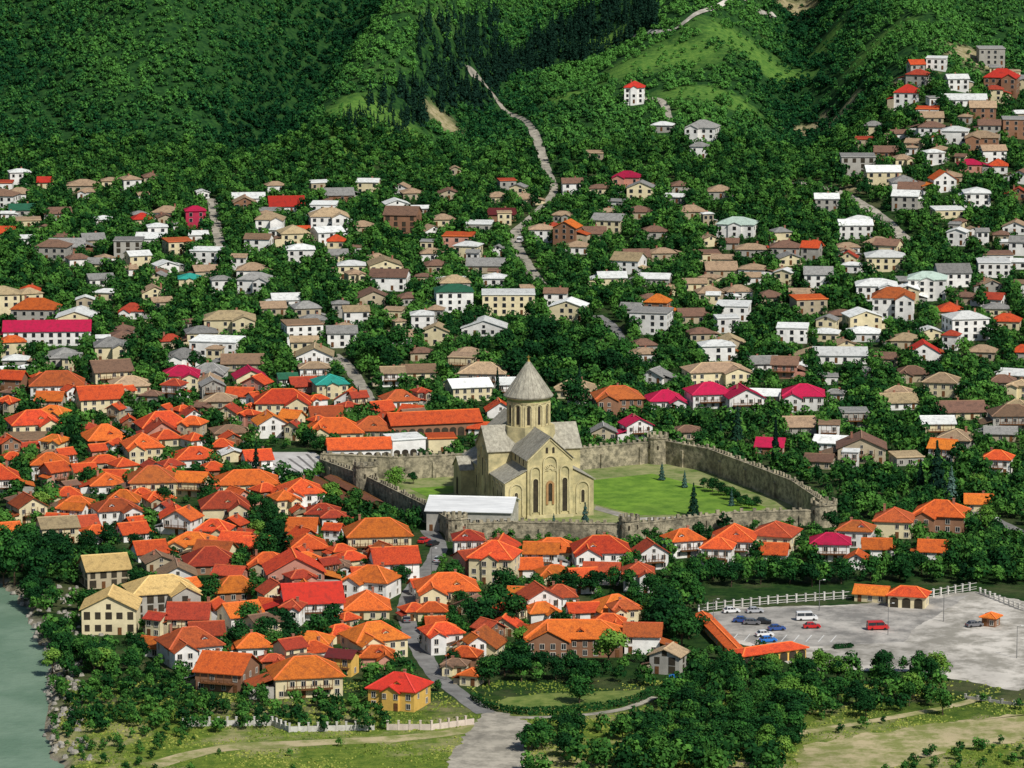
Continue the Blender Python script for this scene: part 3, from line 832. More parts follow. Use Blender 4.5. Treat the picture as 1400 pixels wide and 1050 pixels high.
bl.box(-NW-.2,NW+.2,-.5,-.01,.0,1.1); bl.build('blind_arcade',M_cath2,cath)
for cx in (-4.9,4.9):
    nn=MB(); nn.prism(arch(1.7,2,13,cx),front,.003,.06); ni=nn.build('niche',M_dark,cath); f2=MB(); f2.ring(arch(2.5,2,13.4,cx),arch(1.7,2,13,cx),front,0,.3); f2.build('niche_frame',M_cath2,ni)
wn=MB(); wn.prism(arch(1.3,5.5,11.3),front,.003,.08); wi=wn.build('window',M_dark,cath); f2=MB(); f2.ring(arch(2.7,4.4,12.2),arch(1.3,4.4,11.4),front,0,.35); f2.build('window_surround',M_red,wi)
fa=MB()
for k in range(9):
    an=math.pi*k/8; fa.bar((.5*math.cos(an),-.12,15.6+.5*math.sin(an)),(2.*math.cos(an),-.12,15.6+2.*math.sin(an)),.22,.25)
fa.ring(arch(4.2,15.2,17.8),arch(3.5,15.2,17.4),front,0,.28); fa.build('fan_ornament',M_cath2,cath)
for cx,z in ((-1.1,21.2),(1.1,21.2)):
    wn=MB(); wn.prism(arch(.8,z,z+2,cx),front,.003,.06); wi=wn.build('window',M_dark,cath)
ga=MB(); 
for s in (-1,1): ga.bar((s*NW,-.15,18.9),(0,-.15,25.9),.3,.5)
ga.build('gable_moulding',M_cath2,cath)
for s in (-1,1):
    sf=lambda u,v,t:(u,.7-t,v)
    bl=MB(); bl.ring(arch(4.6,1,11.6,s*11.2),arch(3.8,1,11.2,s*11.2),sf,0,.35); bl.build('blind_arch',M_cath2,cath)
    wn=MB(); wn.prism(arch(1.1,4.5,8.6,s*11.2),sf,.003,.06); wi=wn.build('window',M_dark,cath); f2=MB(); f2.ring(arch(1.8,4.2,9,s*11.2),arch(1.1,4.2,8.6,s*11.2),sf,0,.25); f2.build('window_surround',M_cath2,wi)
    lf=lambda u,v,t,s=s:(s*(14.9+t),u,v)
    for cy in ((4.5,9.5,14.8,37,53) if s<0 else (4.5,9.5,14.8,38,43,48,52.4)):
        wn=MB(); wn.prism(arch(1.1,4,8.2,cy),lf,.003,.06); wi=wn.build('window',M_dark,cath); f2=MB(); f2.ring(arch(3.6,1,10.8,cy),arch(2.9,1,10.4,cy),lf,0,.35); f2.build('window_arch',M_cath2,wi)
    tf=lambda u,v,t,s=s:(s*(15.6+t),u,v)
    bl=MB(); 
    for cy,wd,zt in ((26.6,4.6,20),(22.3,3.,16),(30.9,3.,16)): bl.ring(arch(wd,1,zt,cy),arch(wd-.7,1,zt-.35,cy),tf,0,.4)
    bl.build('blind_arcade',M_cath2,cath)
    for cy,z0_,z1_ in ((26.6,10,16),(22.3,5,10),(30.9,5,10)):
        wn=MB(); wn.prism(arch(1.2,z0_,z1_,cy),tf,.003,.06); wn.build('window',M_dark,cath)
    nf=lambda u,v,t,s=s:(s*(NW+t),u,v)
    for cy in (5,10,15):
        wn=MB(); wn.prism(arch(.9,16.6,18.8,cy),nf,.003,.06); wn.build('window',M_dark,cath)
# ------------------------------------------------------------------ ramparts
def rampart(pp,h,label,th=1.8):
    Pw=[Vector((*flatpt(*p),0)) for p in pp]; s=MB()
    for i in range(len(Pw)-1):
        p,q=Pw[i],Pw[i+1]; L=(q-p).length; a=math.atan2(q.y-p.y,q.x-p.x); c=(p+q)/2; zz=-i*.004
        s.obox(c.x,c.y,-1,h+zz,L+.6,th,a); s.obox(c.x,c.y,h+zz,h+.25,L+.3,th+.3,a)
        n=int(L/2.1)
        for k in range(n):
            e=p+(q-p)*((k+.5)/n)
            if R.random()<.14: continue
            s.obox(e.x,e.y,h+.25,h+1.35+R.uniform(-.6,.2),1.1*R.uniform(.75,1.1),.6,a)
        for k in range(int(L/14)):
            e=p+(q-p)*((k+.5)/max(1,int(L/14)))
            s.obox(e.x,e.y,-1,h*R.uniform(.65,.85),1.3,th+1.1,a)
    tag(s.build('rampart_wall',M_stone),label,'wall')
    for i in range(len(Pw)-1):
        p,q=Pw[i],Pw[i+1]; c=(p+q)/2; L=(q-p).length; a=math.atan2(q.y-p.y,q.x-p.x); mark(HMk,c.x,c.y,a,L,6); mark(TMk,c.x,c.y,a,L,5); mark(LOWk,c.x,c.y-14,0,abs(q.x-p.x),30)
rampart([(625,738),(700,735),(860,738),(1000,722),(1125,718)],5.0,'long crenellated stone wall running in front of the cathedral')
rampart([(1125,718),(1085,690),(1040,672),(970,645),(900,632)],8.0,'crenellated stone wall along the right side of the lawn')
rampart([(900,632),(795,642),(640,650),(545,655),(440,650)],7.5,'crenellated stone wall running behind the cathedral')
rampart([(440,650),(500,672),(580,712),(625,738)],5.6,'crenellated stone wall left of the cathedral beside the market canopies')
def tower(px,py,r,h,label,n=16):
    x,y=flatpt(px,py); root=link('wall_tower',None,None,(x,y,0)); s=MB(); s.cyl(0,0,-1,h,r*1.06,r,n); s.build('tower_shaft',M_stone,root)
    c=MB(); c.cyl(0,0,h,h+.4,r+.25,r+.25,n)
    for k in range(n//2+2):
        a=2*math.pi*k/(n//2+2); c.obox(r*.95*math.cos(a),r*.95*math.sin(a),h+.4,h+1.6,.55,1.1,a)
    c.build('battlement',M_stone,root)
    for k in range(3):
        a=-math.pi/2+(k-1)*.9; g=MB(); g.obox((r*1.03)*math.cos(a),(r*1.03)*math.sin(a),h*.6,h*.6+1.3,.3,.5,a); g.build('loophole',M_dark,root)
    tag(root,label,'tower'); mark(TMk,x,y-3,0,2*r+3,2*r+9)
tower(1126,718,4.2,7,'round stone tower at the right corner of the wall')
tower(860,738,3.2,6.4,'small stone tower midway along the front wall')
tower(500,672,4.2,9,'round stone gate tower on the left wall')
tower(899,633,3.6,9,'round stone tower at the far right back corner')
tower(624,738,3.4,7,'round stone tower at the near left corner beside the metal-roofed hall')
def canopy(p,q,label):
    P,Q=[Vector((*flatpt(*t),0)) for t in (p,q)]; a=math.atan2(Q.y-P.y,Q.x-P.x); L=(Q-P).length; c=(P+Q)/2; root=link('market_canopy',None,None,c,a)
    r=MB()
    for s in (-1,1):
        b4=[(-L/2,s*2.4,2.6),(L/2,s*2.4,2.6),(L/2,0,3.4),(-L/2,0,3.4)]; r.hexa(b4,[(x,y,z+.15) for x,y,z in b4])
        for k in range(int(L/1.2)): r.bar((-L/2+k*1.2,s*2.4,2.78),(-L/2+k*1.2,0,3.58),.2,.15,1)
    r.build('canopy_roof',[mat('dark_red_boards',(.22,.09,.06),(.12,.05,.04)),M_wood],root)
    for k in range(int(L/5)+1):
        for s in (-1,1):
            g=MB(); g.box(-L/2+k*5,-L/2+k*5+.2,s*2.1-.1,s*2.1+.1,0,2.75); g.build('post',M_wood,root)
    for s in (-1,1):
        g=MB(); g.box(-L/2+1,L/2-1,s*1.2-.4,s*1.2+.4,.7,.9); g.build('counter',M_wood,root)
    tag(root,label,'market stall'); mark(TMk,c.x,c.y,a,L,8); mark(HMk,c.x,c.y,a,L,8)
canopy((428,664),(478,694),'long dark red market canopy left of the gate tower')
canopy((452,663),(515,698),'long dark red market canopy nearest the left rampart')

# ------------------------------------------------------------------ trees
def leafquads(c,nrm,size,rng):
    n=len(c); nrm=nrm/np.linalg.norm(nrm,axis=1,keepdims=True); h=rng.normal(size=(n,3)); t=np.cross(nrm,h); t/=np.linalg.norm(t,axis=1,keepdims=True); b=np.cross(nrm,t)
    s=size[:,None]; j=lambda: rng.uniform(.7,1.25,(n,1))
    return np.stack([c-t*s*j(),c-b*s*j()*.85,c+t*s*j(),c+b*s*j()*.85],1)
def crown(rng,nl,per,W,Ht,leaf,z0):
    Q=[];T=[]
    for i in range(nl):
        an=2*math.pi*(i/nl)+rng.uniform(-.5,.5); rr=W*.5*rng.uniform(.15,.62); zc=z0+Ht*rng.uniform(.28,.74)
        if i==0: rr=0;zc=z0+Ht*.78
        cen=np.array([rr*math.cos(an),rr*math.sin(an),zc]); lr=W*rng.uniform(.2,.32)
        d=rng.normal(size=(per,3)); d/=np.linalg.norm(d,axis=1,keepdims=True); d[:,2]=np.where(d[:,2]<-.5,-d[:,2],d[:,2])
        r=lr*rng.uniform(.62,1.12,(per,1)); c=cen+d*r*np.array([1,1,.85])
        Q.append(leafquads(c,d+.4*rng.normal(size=(per,3)),leaf*rng.uniform(.6,1.3,per),rng)); T.append(.5+rng.uniform(-.16,.16)+rng.uniform(-.12,.12,per)+.10*d[:,2])  # upper leaves of each lobe tinted lighter, top light painted into the colour
    return np.concatenate(Q),np.concatenate(T)
def conif(rng,n,W,Ht,leaf,z0):
    t=rng.uniform(0,1,n)**1.3; an=rng.uniform(0,2*math.pi,n); tier=.82+.18*np.sin(t*Ht*3.2); r=W*.5*(1-t)**.85*tier*rng.uniform(.6,1.05,n)
    d=np.stack([np.cos(an),np.sin(an),np.full(n,.55)],1); c=np.stack([r*np.cos(an),r*np.sin(an),z0+t*(Ht-z0)-.12*r],1)
    return leafquads(c,d+.4*rng.normal(size=(n,3)),leaf*rng.uniform(.6,1.2,n)*(1.1-.6*t),rng),.5+rng.uniform(-.25,.25,n)
def qmesh(name,Q,T,mt):
    n=len(Q); me=bpy.data.meshes.new(name); me.vertices.add(n*4); me.vertices.foreach_set('co',Q.astype(np.float32).ravel()); me.loops.add(n*4)
    me.loops.foreach_set('vertex_index',np.arange(n*4,dtype=np.int32)); me.polygons.add(n); me.polygons.foreach_set('loop_start',np.arange(0,n*4,4,dtype=np.int32)); me.update(calc_edges=True)
    at=me.attributes.new('tint','FLOAT','POINT'); at.data.foreach_set('value',np.repeat(T,4).astype(np.float32)); me.materials.append(mt); return me
def trunkmesh(seed,h,r):
    g=random.Random(seed); t=MB(); t.cyl(0,0,-.6,h,r,r*.6,7)
    for k in range(4):
        a=k*1.6+g.uniform(-.3,.3); p=Vector((0,0,h*.8)); q=p+Vector((math.cos(a)*h*.55,math.sin(a)*h*.55,h*.6)); 
        x=r*.7; t.bar(p,(p+q)/2,x,x); t.bar((p+q)/2,q,x*.6,x*.6)
    return t.mesh('trunk',[M_bark])
BT=[]
for i in range(6):
    rg_=np.random.default_rng(50+i); W=[7,6,8,5.4,7.4,6.4][i]; Q,T=crown(rg_,[11,10,13,9,12,10][i],125,W,7.0,.30,.7)
    BT.append([trunkmesh(i,2.6,.22)]+[qmesh('crown',Q,T,m_) for m_ in (FO_a,FO_b,FO_c)])
PT=[]
for i in range(3):
    rg_=np.random.default_rng(90+i); Q,T=conif(rg_,650,[4.2,3.6,2.2][i],10,.45,.8); tr=MB(); tr.cyl(0,0,-.6,8,.2,.05,6); PT.append([tr.mesh('trunk',[M_bark]),qmesh('crown',Q,T,FO_p),qmesh('crown',Q,T,FO_s)])
TREES=[]
DESC_B=['dark green leafy tree','mid green leafy tree','pale yellow-green leafy tree']
def tree(x,y,h,c=0,v=None,kind='b'):
    z=float(H(x,y)); 
    if kind=='b':
        v=R.randrange(6) if v is None else v; root=link('broadleaf_tree',None,None,(x,y,z),R.uniform(0,6.28)); s=h/8
        link('trunk',BT[v][0],root); link('crown',BT[v][1+c],root); root.scale=(s*R.uniform(.9,1.25),s*R.uniform(.9,1.25),s); desc=DESC_B[c]
        if h<4.2: desc=desc.replace('leafy tree','low bushy tree')
        elif h>9: desc='tall '+desc
    else:
        v=R.randrange(2) if v is None else v; root=link('conifer_tree',None,None,(x,y,z),R.uniform(0,6.28)); s=h/10; link('trunk',PT[v][0],root); link('crown',PT[v][1+c],root); root.scale=(s,s,s)
        desc=['dark conical fir','blue-green spruce'][c] if v<2 else 'slender dark cypress'
        desc=('tall ' if h>10 else 'small ')+desc+' tree'
    px,py,_=proj(x,y,z+h*.5); TREES.append(dict(o=root,px=float(px),py=float(py),desc=desc)); mark(TMk,x,y,0,h*.45,h*.45)
for px,py,h,c,v in [(948,706,11,0,0),(800,729,10,1,0),(757,727,6,1,0),(905,657,6.5,1,0),(936,667,6,1,0),(1000,692,6,1,1),(1008,616,16,0,0),(1280,684,20,0,0),(1258,680,13,0,1),(350,643,9,0,0),(1060,640,18,0,2),(985,610,9,0,1),(490,560,9,0,2),(1300,690,13,1,0),(680,545,12,0,2),(792,545,13,0,2)]:
    p=G(px,py); tree(p.x,p.y,h,c,v,'p')
for px,py in [(962,668),(974,673),(986,678),(1012,692),(1028,696),(1000,684),(1020,690),(1035,692),(1008,688),(992,678),(1024,696)]:
    p=G(px,py); tree(p.x,p.y,R.uniform(3.2,5.4),0)
man=[(20,797,14,0),(55,802,12,0),(88,785,10,0),(5,765,12,0),(42,765,12,0),(70,770,11,0),(30,780,12,0),(60,785,12,0),(5,800,12,0),(120,668,8,0),(75,612,9,0),(105,622,8,0),(185,760,8,0),(122,755,8,1),(225,692,7,0),(345,705,8,0),(372,725,9,0),(362,765,9,0),(332,780,8,0),
 (430,885,11,0),(455,870,10,0),(400,890,10,0),(362,885,10,0),(340,865,9,0),(328,890,9,0),(385,870,9,0),(548,810,9,0),(585,885,6,1),(680,850,12,0),(660,862,10,0),(702,862,11,0),(690,820,10,0),(640,852,8,0),(782,815,8,0),(760,815,7,0),(812,815,8,0),(735,885,8,1),
 (905,875,12,0),(932,885,12,0),(910,850,11,0),(832,912,11,2),(780,925,8,0),(760,930,7,0),(740,925,8,0),(715,920,9,0),(690,925,8,0),(660,925,6,1),(620,915,6,0),(630,835,7,1),
 (785,560,13,0),(705,525,14,0),(722,508,14,0),(765,503,14,0),(802,515,14,0),(832,522,14,0),(852,502,13,0),(692,492,13,0),(742,483,14,0),(815,482,12,0),(870,520,12,0),(860,545,11,0),(520,503,14,0),(545,484,12,0),(500,495,12,0),(535,515,12,0),
 (640,455,11,0),(615,470,10,0),(540,670,9,2),(565,662,5,1),(440,620,7,0),(425,612,7,0),(1000,645,9,0),(960,618,9,0),
 (950,798,8,0),(975,793,7.5,0),(1000,802,8,0),(930,808,8,0),(1040,799,8,0),(1080,798,8,0),(1110,802,8,0),(1150,798,8,0),(1190,794,8,0),(1230,794,8,0),(1260,786,7,0),(1300,786,8,0),(1340,786,8,0),(1370,782,8,0),(1330,768,7,0),(860,812,8,0),(890,818,8,0),(870,835,8,0),(840,805,7,0),(920,828,9,0),(1060,788,7,0),(955,748,9,0)]
for px,py,h,c in man:
    p=G(px,py); tree(p.x,p.y,h*R.uniform(.92,1.05),c)
g=4.6; xs=np.arange(-330,330,g); ys=np.arange(945,2085,g); X,Y=np.meshgrid(xs,ys); X=(X+NR.uniform(-3.4,3.4,X.shape)).ravel(); Y=(Y+NR.uniform(-3.4,3.4,Y.shape)).ravel()
Z=H(X,Y); px,py,dep=proj(X,Y,Z); ok=(px>-60)&(px<1460)&(py<1100)
X,Y,Z,px,py=[a[ok] for a in (X,Y,Z,px,py)]
ii=(X-MX0).astype(int); jj=(Y-MY0).astype(int); free=~TMk[ii,jj]; low=LOWk[ii,jj]
dens=np.where(Y>1440,.9,.62)
dens=np.where((px<560)&(py>900)&(py<1003),.92,dens); dens=np.where((px<270)&(py>880)&(py<1028),.95,dens)
dens=np.where((py>1003)&(px<720)&(px>270),.04,dens); dens=np.where((py>1028)&(px<270),.5,dens)
dens=np.where((px>722)&(px<860)&(py>985),.5,dens); dens=np.where((px>850)&(px<1110)&(py>925),.95,dens); dens=np.where((px>1100)&(px<1310)&(py>918)&(py<982),.8,dens)
dens=np.where((px>1290)&(py>900),.12,dens); dens=np.where((px>1090)&(py>=982),.14,dens); dens=np.where((px>1200)&(py>1020),.75,dens)
dens=np.where((px>760)&(py>742)&(py<800),.9,dens); dens=np.where((px>955)&(py>=800)&(py<838),.0,dens); dens=np.where((px<110)&(py>800)&(py<870),.3,dens)
dens=np.where((px>655)&(px<895)&(py>938)&(py<992),.03,dens); dens=np.where((px>530)&(px<720)&(py>950),.05,dens)
dens=np.where((px>600)&(px<1050)&(py<262),.7,dens)
keep=free&(NR.uniform(size=len(X))<dens)
n_=len(X); hh=np.where(low,NR.uniform(2.3,4.2,n_),NR.uniform(3.6,8.4,n_)); hh=np.where((py>912)&(px>840),NR.uniform(2.8,8,n_),hh); hh=np.where((py>740)&(py<815)&(px>760)&~low,NR.uniform(4.5,7.5,n_),hh)
hh=np.where((py>925)&(px<600),NR.uniform(2.0,5.6,n_),hh); hh=np.where((py>1003)&(px<720),NR.uniform(1.2,3.2,n_),hh); hh=np.where((px>1090)&(py>982),NR.uniform(1.2,3.5,n_),hh)
X,Y,Z,px,py,hh=[a[keep] for a in (X,Y,Z,px,py,hh)]
app=hh*F/np.hypot(Y,CAMZ); inside=(px>5)&(px<1395)&(py<1045); order=np.argsort(-(app*inside)); nind=max(0,300-len(TREES)); ind=order[:nind]; rest=order[nind:]
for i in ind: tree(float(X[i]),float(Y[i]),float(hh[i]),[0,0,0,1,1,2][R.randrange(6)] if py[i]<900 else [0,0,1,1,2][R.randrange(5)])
LO=[]
for i in range(5):
    rg_=np.random.default_rng(150+i); Q,T=crown(rg_,8,24,[7.5,7,8,6.4,7.8][i],7.2,.62,.3); LO.append((Q,T))
LF=[]
for i in range(5):
    rg_=np.random.default_rng(250+i); Q,T=crown(rg_,6,13,[7.5,7,8,6.4,7.8][i],6.0,.85,.3); LF.append((Q,T))
LC=[]
for i in range(3):
    rg_=np.random.default_rng(190+i); Q,T=conif(rg_,90,[4.8,4.2,3.8][i],10,.85,.2); LC.append((Q,T))
def merged(name,protos,P,S,T,mt,label,cat):
    Qs=[];Ts=[]; pi=NR.integers(0,len(protos),len(P)); an=NR.uniform(0,6.283,len(P))
    for k,(Q,t) in enumerate(protos):
        s=pi==k
        if not s.any(): continue
        c,n=np.cos(an[s])[:,None,None],np.sin(an[s])[:,None,None]; q=Q[None]
        xx=q[...,0]*c-q[...,1]*n; yy=q[...,0]*n+q[...,1]*c; o=np.stack([xx,yy,np.broadcast_to(q[...,2],xx.shape)],-1)*S[s][:,None,None,None]+P[s][:,None,None,:]
        Qs.append(o.reshape(-1,4,3)); Ts.append((t[None]+T[s][:,None]).ravel())
    o=link(name,qmesh(name,np.concatenate(Qs),np.concatenate(Ts),mt)); tag(o,label,cat,kind='stuff'); return o
if len(rest):
    tn=NR.normal(-.10,.2,len(rest))
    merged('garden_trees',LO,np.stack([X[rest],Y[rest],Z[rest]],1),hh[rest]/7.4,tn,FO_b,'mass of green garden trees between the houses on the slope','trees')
print('town trees',len(X),'individual',len(TREES))
gxx=NR.uniform(-125,150,46000); gyy=NR.uniform(935,1045,46000); gi=(gxx-MX0).astype(int); gj=(gyy-MY0).clip(0).astype(int)
pch=np.sin(gxx/7+gyy/5)+np.sin(gxx/3.1-gyy/4.3)+NR.normal(0,.8,len(gxx)); kk=~HMk[gi,gj]&(pch>-.2)&(riverx(gyy)+3<gxx); gxx,gyy=gxx[kk],gyy[kk]
gp=np.stack([gxx,gyy,H(gxx,gyy)+.12],1); gq=leafquads(gp,np.array([0,-.8,.7])+.5*NR.normal(size=gp.shape),NR.uniform(.14,.42,len(gp)),NR)
o=link('grass',qmesh('grass',gq,(.5+.14*np.sin(gxx/11+gyy/8)+NR.normal(0,.16,len(gp))),FO_g)); tag(o,'rough green and yellow grass along the foreground fields','grass',kind='stuff')
# forest on the hills
NF=int(1040*1510/(4.1**2)); X=NR.uniform(-520,520,NF); Y=NR.uniform(1990,3500,NF); Z=H(X,Y)
px,py,dep=proj(X,Y,Z); 
ok=(px>-60)&(px<1460)&(py>-35)
vis=np.ones(len(X),bool)
for t in np.linspace(.80,.985,12):
    zl=CAMZ+(Z+7-CAMZ)*t; vis&=zl>H(X*t,Y*t)-1
ok&=vis
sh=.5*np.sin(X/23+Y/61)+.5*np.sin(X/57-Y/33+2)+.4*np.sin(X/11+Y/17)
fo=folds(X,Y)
town=(px>1120)&(py>75)&(Y<2330)
ii=np.clip((X-MX0).astype(int),0,959); jj=np.clip((Y-MY0).astype(int),0,1799); blocked=TMk[ii,jj]&(Y<2690)
for c_,r_ in BARE: blocked|=((X-c_.x)**2+(Y-c_.y)**2<(r_*.75)**2)&(NR.uniform(size=len(X))<.85)
wob=1+.35*np.sin(X/7+Y/9)+.3*np.sin(X/3.7-Y/6)
inm=np.zeros(len(X),bool)
for c_,r_ in MEAD: inm|=(X-c_.x)**2+(Y-c_.y)**2<(r_*wob)**2
band=np.abs((py-160)+(px-520)*.385)*.93; pine=((band<24+8*np.sin(px/40))&(px>470)&(px<900))|((px>570)&(px<680)&(py>25)&(py<150)&(NR.uniform(size=len(X))<.8))
blocked|=inm&~pine&(NR.uniform(size=len(X))<.70)
dens=np.full(len(X),.97); dens=np.where((fo>12)&(px>380),.9,dens); dens=np.where(town,.88,dens)
dens=np.where(pine,.9,dens)
low=LOWk[ii,jj]&(Y<2690)
keep=ok&~blocked&(Y>2075)&(NR.uniform(size=len(X))<dens)
X,Y,Z,px,py,sh,fo,pine,low,inm=[a[keep] for a in (X,Y,Z,px,py,sh,fo,pine,low,inm)]
P=np.stack([X,Y,Z-.3],1); S=NR.uniform(.40,.86,len(X))*np.where(fo>8,.88,1.)*np.where(low,.55,1)*np.where(inm,.6,1)
T=NR.normal(0,.09,len(X))+np.clip(fo/22,-1,1)*.26+.12*sh-.13-.11*sig((470-px)/50)+np.where((px>740)&(px<1080)&(py<210),.10,0)+np.where(inm,.10,0)  # fold term paints valley shadow and lighter ridges into the forest tint
b_=~pine
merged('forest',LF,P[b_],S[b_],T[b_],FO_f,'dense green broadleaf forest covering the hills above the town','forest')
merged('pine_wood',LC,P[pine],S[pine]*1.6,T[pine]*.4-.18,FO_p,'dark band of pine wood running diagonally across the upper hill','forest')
print('forest',len(X))

# ------------------------------------------------------------------ landmarks and labels
LM=[(745,640,'the cathedral'),(1120,850,'the car park'),(190,830,'the unfinished riverside houses'),(30,900,'the river'),(545,950,'the yellow junction house'),(62,455,'the long crimson-roofed hall'),
(266,298,'the tall crimson house'),(550,300,'the bare brick building'),(620,405,'the green-roofed white block'),(712,345,'the uphill road'),(868,130,'the lone hillside house'),(1175,222,'the bare concrete frame'),
(1010,310,'the pale green roofed villa'),(980,512,'the large cream block'),(1290,705,'the large orange-roofed house'),(395,635,'the striped plaza'),(490,615,'the white arcade'),(645,715,'the pale metal-roofed hall'),
(1126,705,'the right corner tower'),(899,615,'the far corner tower'),(930,925,'the blue truck'),(450,530,'the teal-roofed house'),(1356,80,'the highest grey block'),(900,425,'the tall brick house'),(860,725,'the midway wall tower'),
(676,775,'the tall cream house'),(424,830,'the red-gabled white house'),(175,340,'the grey unfinished shell'),(776,318,'the brown orange-gabled house'),(415,935,'the wide cream house'),(580,840,'the lane'),(1215,820,'the ticket building'),(1340,850,'the yard kiosk'),(1050,900,'the low yellow hall'),(770,960,'the curved hedge'),(660,990,'the dirt junction'),(1280,660,'the tallest fir tree'),(900,655,'the lawn')]
ORD=['nearest','second nearest','third nearest','fourth nearest','fifth nearest','sixth nearest','seventh nearest','eighth nearest','ninth nearest','tenth nearest']+[w_+' nearest' for w_ in 'eleventh twelfth thirteenth fourteenth fifteenth sixteenth seventeenth eighteenth nineteenth twentieth'.split()]
def assign(items,cat,group):
    gr=defaultdict(list)
    for it in items:
        it['o']['category']=it['o'].get('category',cat)
        if it.get('label'): continue
        dd=[(math.hypot((it['px']-l[0]),(it['py']-l[1])*1.5),l) for l in LM]; dist,l=min(dd,key=lambda q:q[0]); dx,dy=it['px']-l[0],it['py']-l[1]
        dr=('right of' if dx>0 else 'left of') if abs(dx)>abs(dy)*1.2 else ('behind' if dy<0 else 'in front of')
        gr[(it['desc'],dr,l[2])].append((dist,it))
    for (desc,dr,l),v in gr.items():
        v.sort(key=lambda q:q[0])
        for i,(ds,it) in enumerate(v):
            it['o']['label']=f"{desc} {dr} {l}" if len(v)==1 else f"{desc}, {ORD[min(i,19)]} {dr} {l}"
    for it in items:
        if group: it['o']['group']=group
assign(HOUSES,'house',None)
for it in HOUSES:
    if it['o'].name.startswith('house'): it['o']['group']='houses of the town'
assign(TREES,'tree','trees among the houses')

# ------------------------------------------------------------------ vehicles
PAINT={k:mat('car_paint_'+k,c,tuple(x*.9 for x in c),rough=.3,spec=.5,dirt=.1,var=.03) for k,c in dict(white=(.78,.78,.77),silver=(.42,.43,.45),blue=(.03,.08,.28),black=(.02,.02,.022),red=(.55,.02,.02),grey=(.16,.16,.17),bright=(.02,.18,.6)).items()}
M_head=mat('headlight_glass',(.7,.7,.65),rough=.1,dirt=0); M_tail=mat('tail_light',(.4,.01,.01),rough=.2,dirt=0)
def veh_meshes(kind):
    if kind=='car': L,Wd,body=4.3,1.76,[(-2.15,.3),(-2.1,.75),(-1.9,.95),(-1.2,1.0),(1.0,1.0),(1.95,.85),(2.13,.65),(2.15,.3)]; cab=[(-1.75,.98),(-1.2,1.46),(.35,1.48),(1.15,.98)]; top=[(-1.25,1.44),(.4,1.46),(.32,1.53),(-1.15,1.53)]
    else: L,Wd,body=5.4,2.0,[(-2.7,.35),(-2.72,1.2),(1.9,1.2),(2.55,1.05),(2.7,.8),(2.7,.35)]; cab=[(-2.68,1.18),(-2.6,2.0),(1.35,2.02),(2.0,1.18)]; top=[(-2.66,1.97),(1.4,1.99),(1.2,2.2),(-2.55,2.2)]
    f=lambda u,v,t:(u,t,v); b=MB(); b.prism(body,f,-Wd/2,Wd/2)
    b2=MB(); b2.prism(top,f,-Wd*.42,Wd*.42)
    for s in (-1,1):
        for u in (cab[1][0],(cab[1][0]+cab[2][0])/2,cab[2][0]): b2.bar((u,s*Wd*.44,cab[1][1]),(u+(.0 if u<0 else .1),s*Wd*.47,cab[0][1]),.09,.09)
    g_=MB(); g_.hexa([(cab[0][0],-Wd*.47,cab[0][1]),(cab[3][0],-Wd*.47,cab[3][1]),(cab[3][0],Wd*.47,cab[3][1]),(cab[0][0],Wd*.47,cab[0][1])],[(cab[1][0],-Wd*.4,cab[1][1]),(cab[2][0],-Wd*.4,cab[2][1]),(cab[2][0],Wd*.4,cab[2][1]),(cab[1][0],Wd*.4,cab[1][1])])
    wh=MB(); 
    vs=[(.33*math.cos(2*math.pi*k/14),y,.33*math.sin(2*math.pi*k/14)) for y in (-.11,.11) for k in range(14)]
    wh.add(vs,[tuple(range(14)),tuple(range(14,28))[::-1]]+[(i,(i+1)%14,14+(i+1)%14,14+i) for i in range(14)])
    hl=MB(); hl.box(-.04,.04,-.2,.2,-.09,.09)
    return dict(L=L,W=Wd,body=b,top=b2,glass=g_,wheel=wh.mesh('wheel',[M_tyre]),head=hl.mesh('headlight',[M_head]),tail=hl.mesh('tail_light',[M_tail]))
VK={k:veh_meshes(k) for k in ('car','van')}
for k,v in VK.items():
    for p in ('body','top','glass'): v[p]={c:v[p].mesh(p,[PAINT[c]]) for c in PAINT} if p!='glass' else v[p].mesh('window_glass',[M_glass])
def vehicle(px,py,col,rot,kind,label,group=None):
    p=G(px,py); v=VK[kind]; o=link('parked_'+kind,None,None,(p.x,p.y,p.z+(.06 if p.y<1400 else .36)),rad(rot)); link('body',v['body'][col],o); link('roof_panel',v['top'][col],o); link('window_glass',v['glass'],o)
    for sx in (-1,1):
        for sy in (-1,1): link('wheel',v['wheel'],o,(sx*v['L']*.3,sy*(v['W']/2-.08),.33))
    for sy in (-1,1): link('headlight',v['head'],o,(v['L']/2,sy*v['W']*.34,.68)); link('tail_light',v['tail'],o,(-v['L']/2,sy*v['W']*.34,.72))
    o.scale=(1.15,1.15,1.15)
    tag(o,label,kind,group)
CARG='vehicles in the car park'
for a in [(1000,838,'white',10,'car','white car at the far left corner of the car park'),(1032,838,'silver',8,'car','silver car right of the white corner car'),(1014,851,'blue',-10,'car','dark blue car leftmost of the middle parked row'),(1028,854,'grey',-8,'car','grey car second from left in the middle parked row'),(1043,853,'black',-8,'car','black car at right end of the middle parked row'),
 (1045,870,'white',15,'car','white car nearest the camera in the parked cluster'),(1062,862,'blue',12,'car','blue car at the right edge of the parked cluster'),(1050,878,'bright',15,'car','bright blue car in front of the nearest white car'),(1110,859,'red',5,'car','red car parked in front of the white van'),(1103,848,'white',5,'van','white van parked behind the red car'),(1200,861,'red',8,'van','red van alone in the middle of the car park')]: vehicle(*a,CARG)
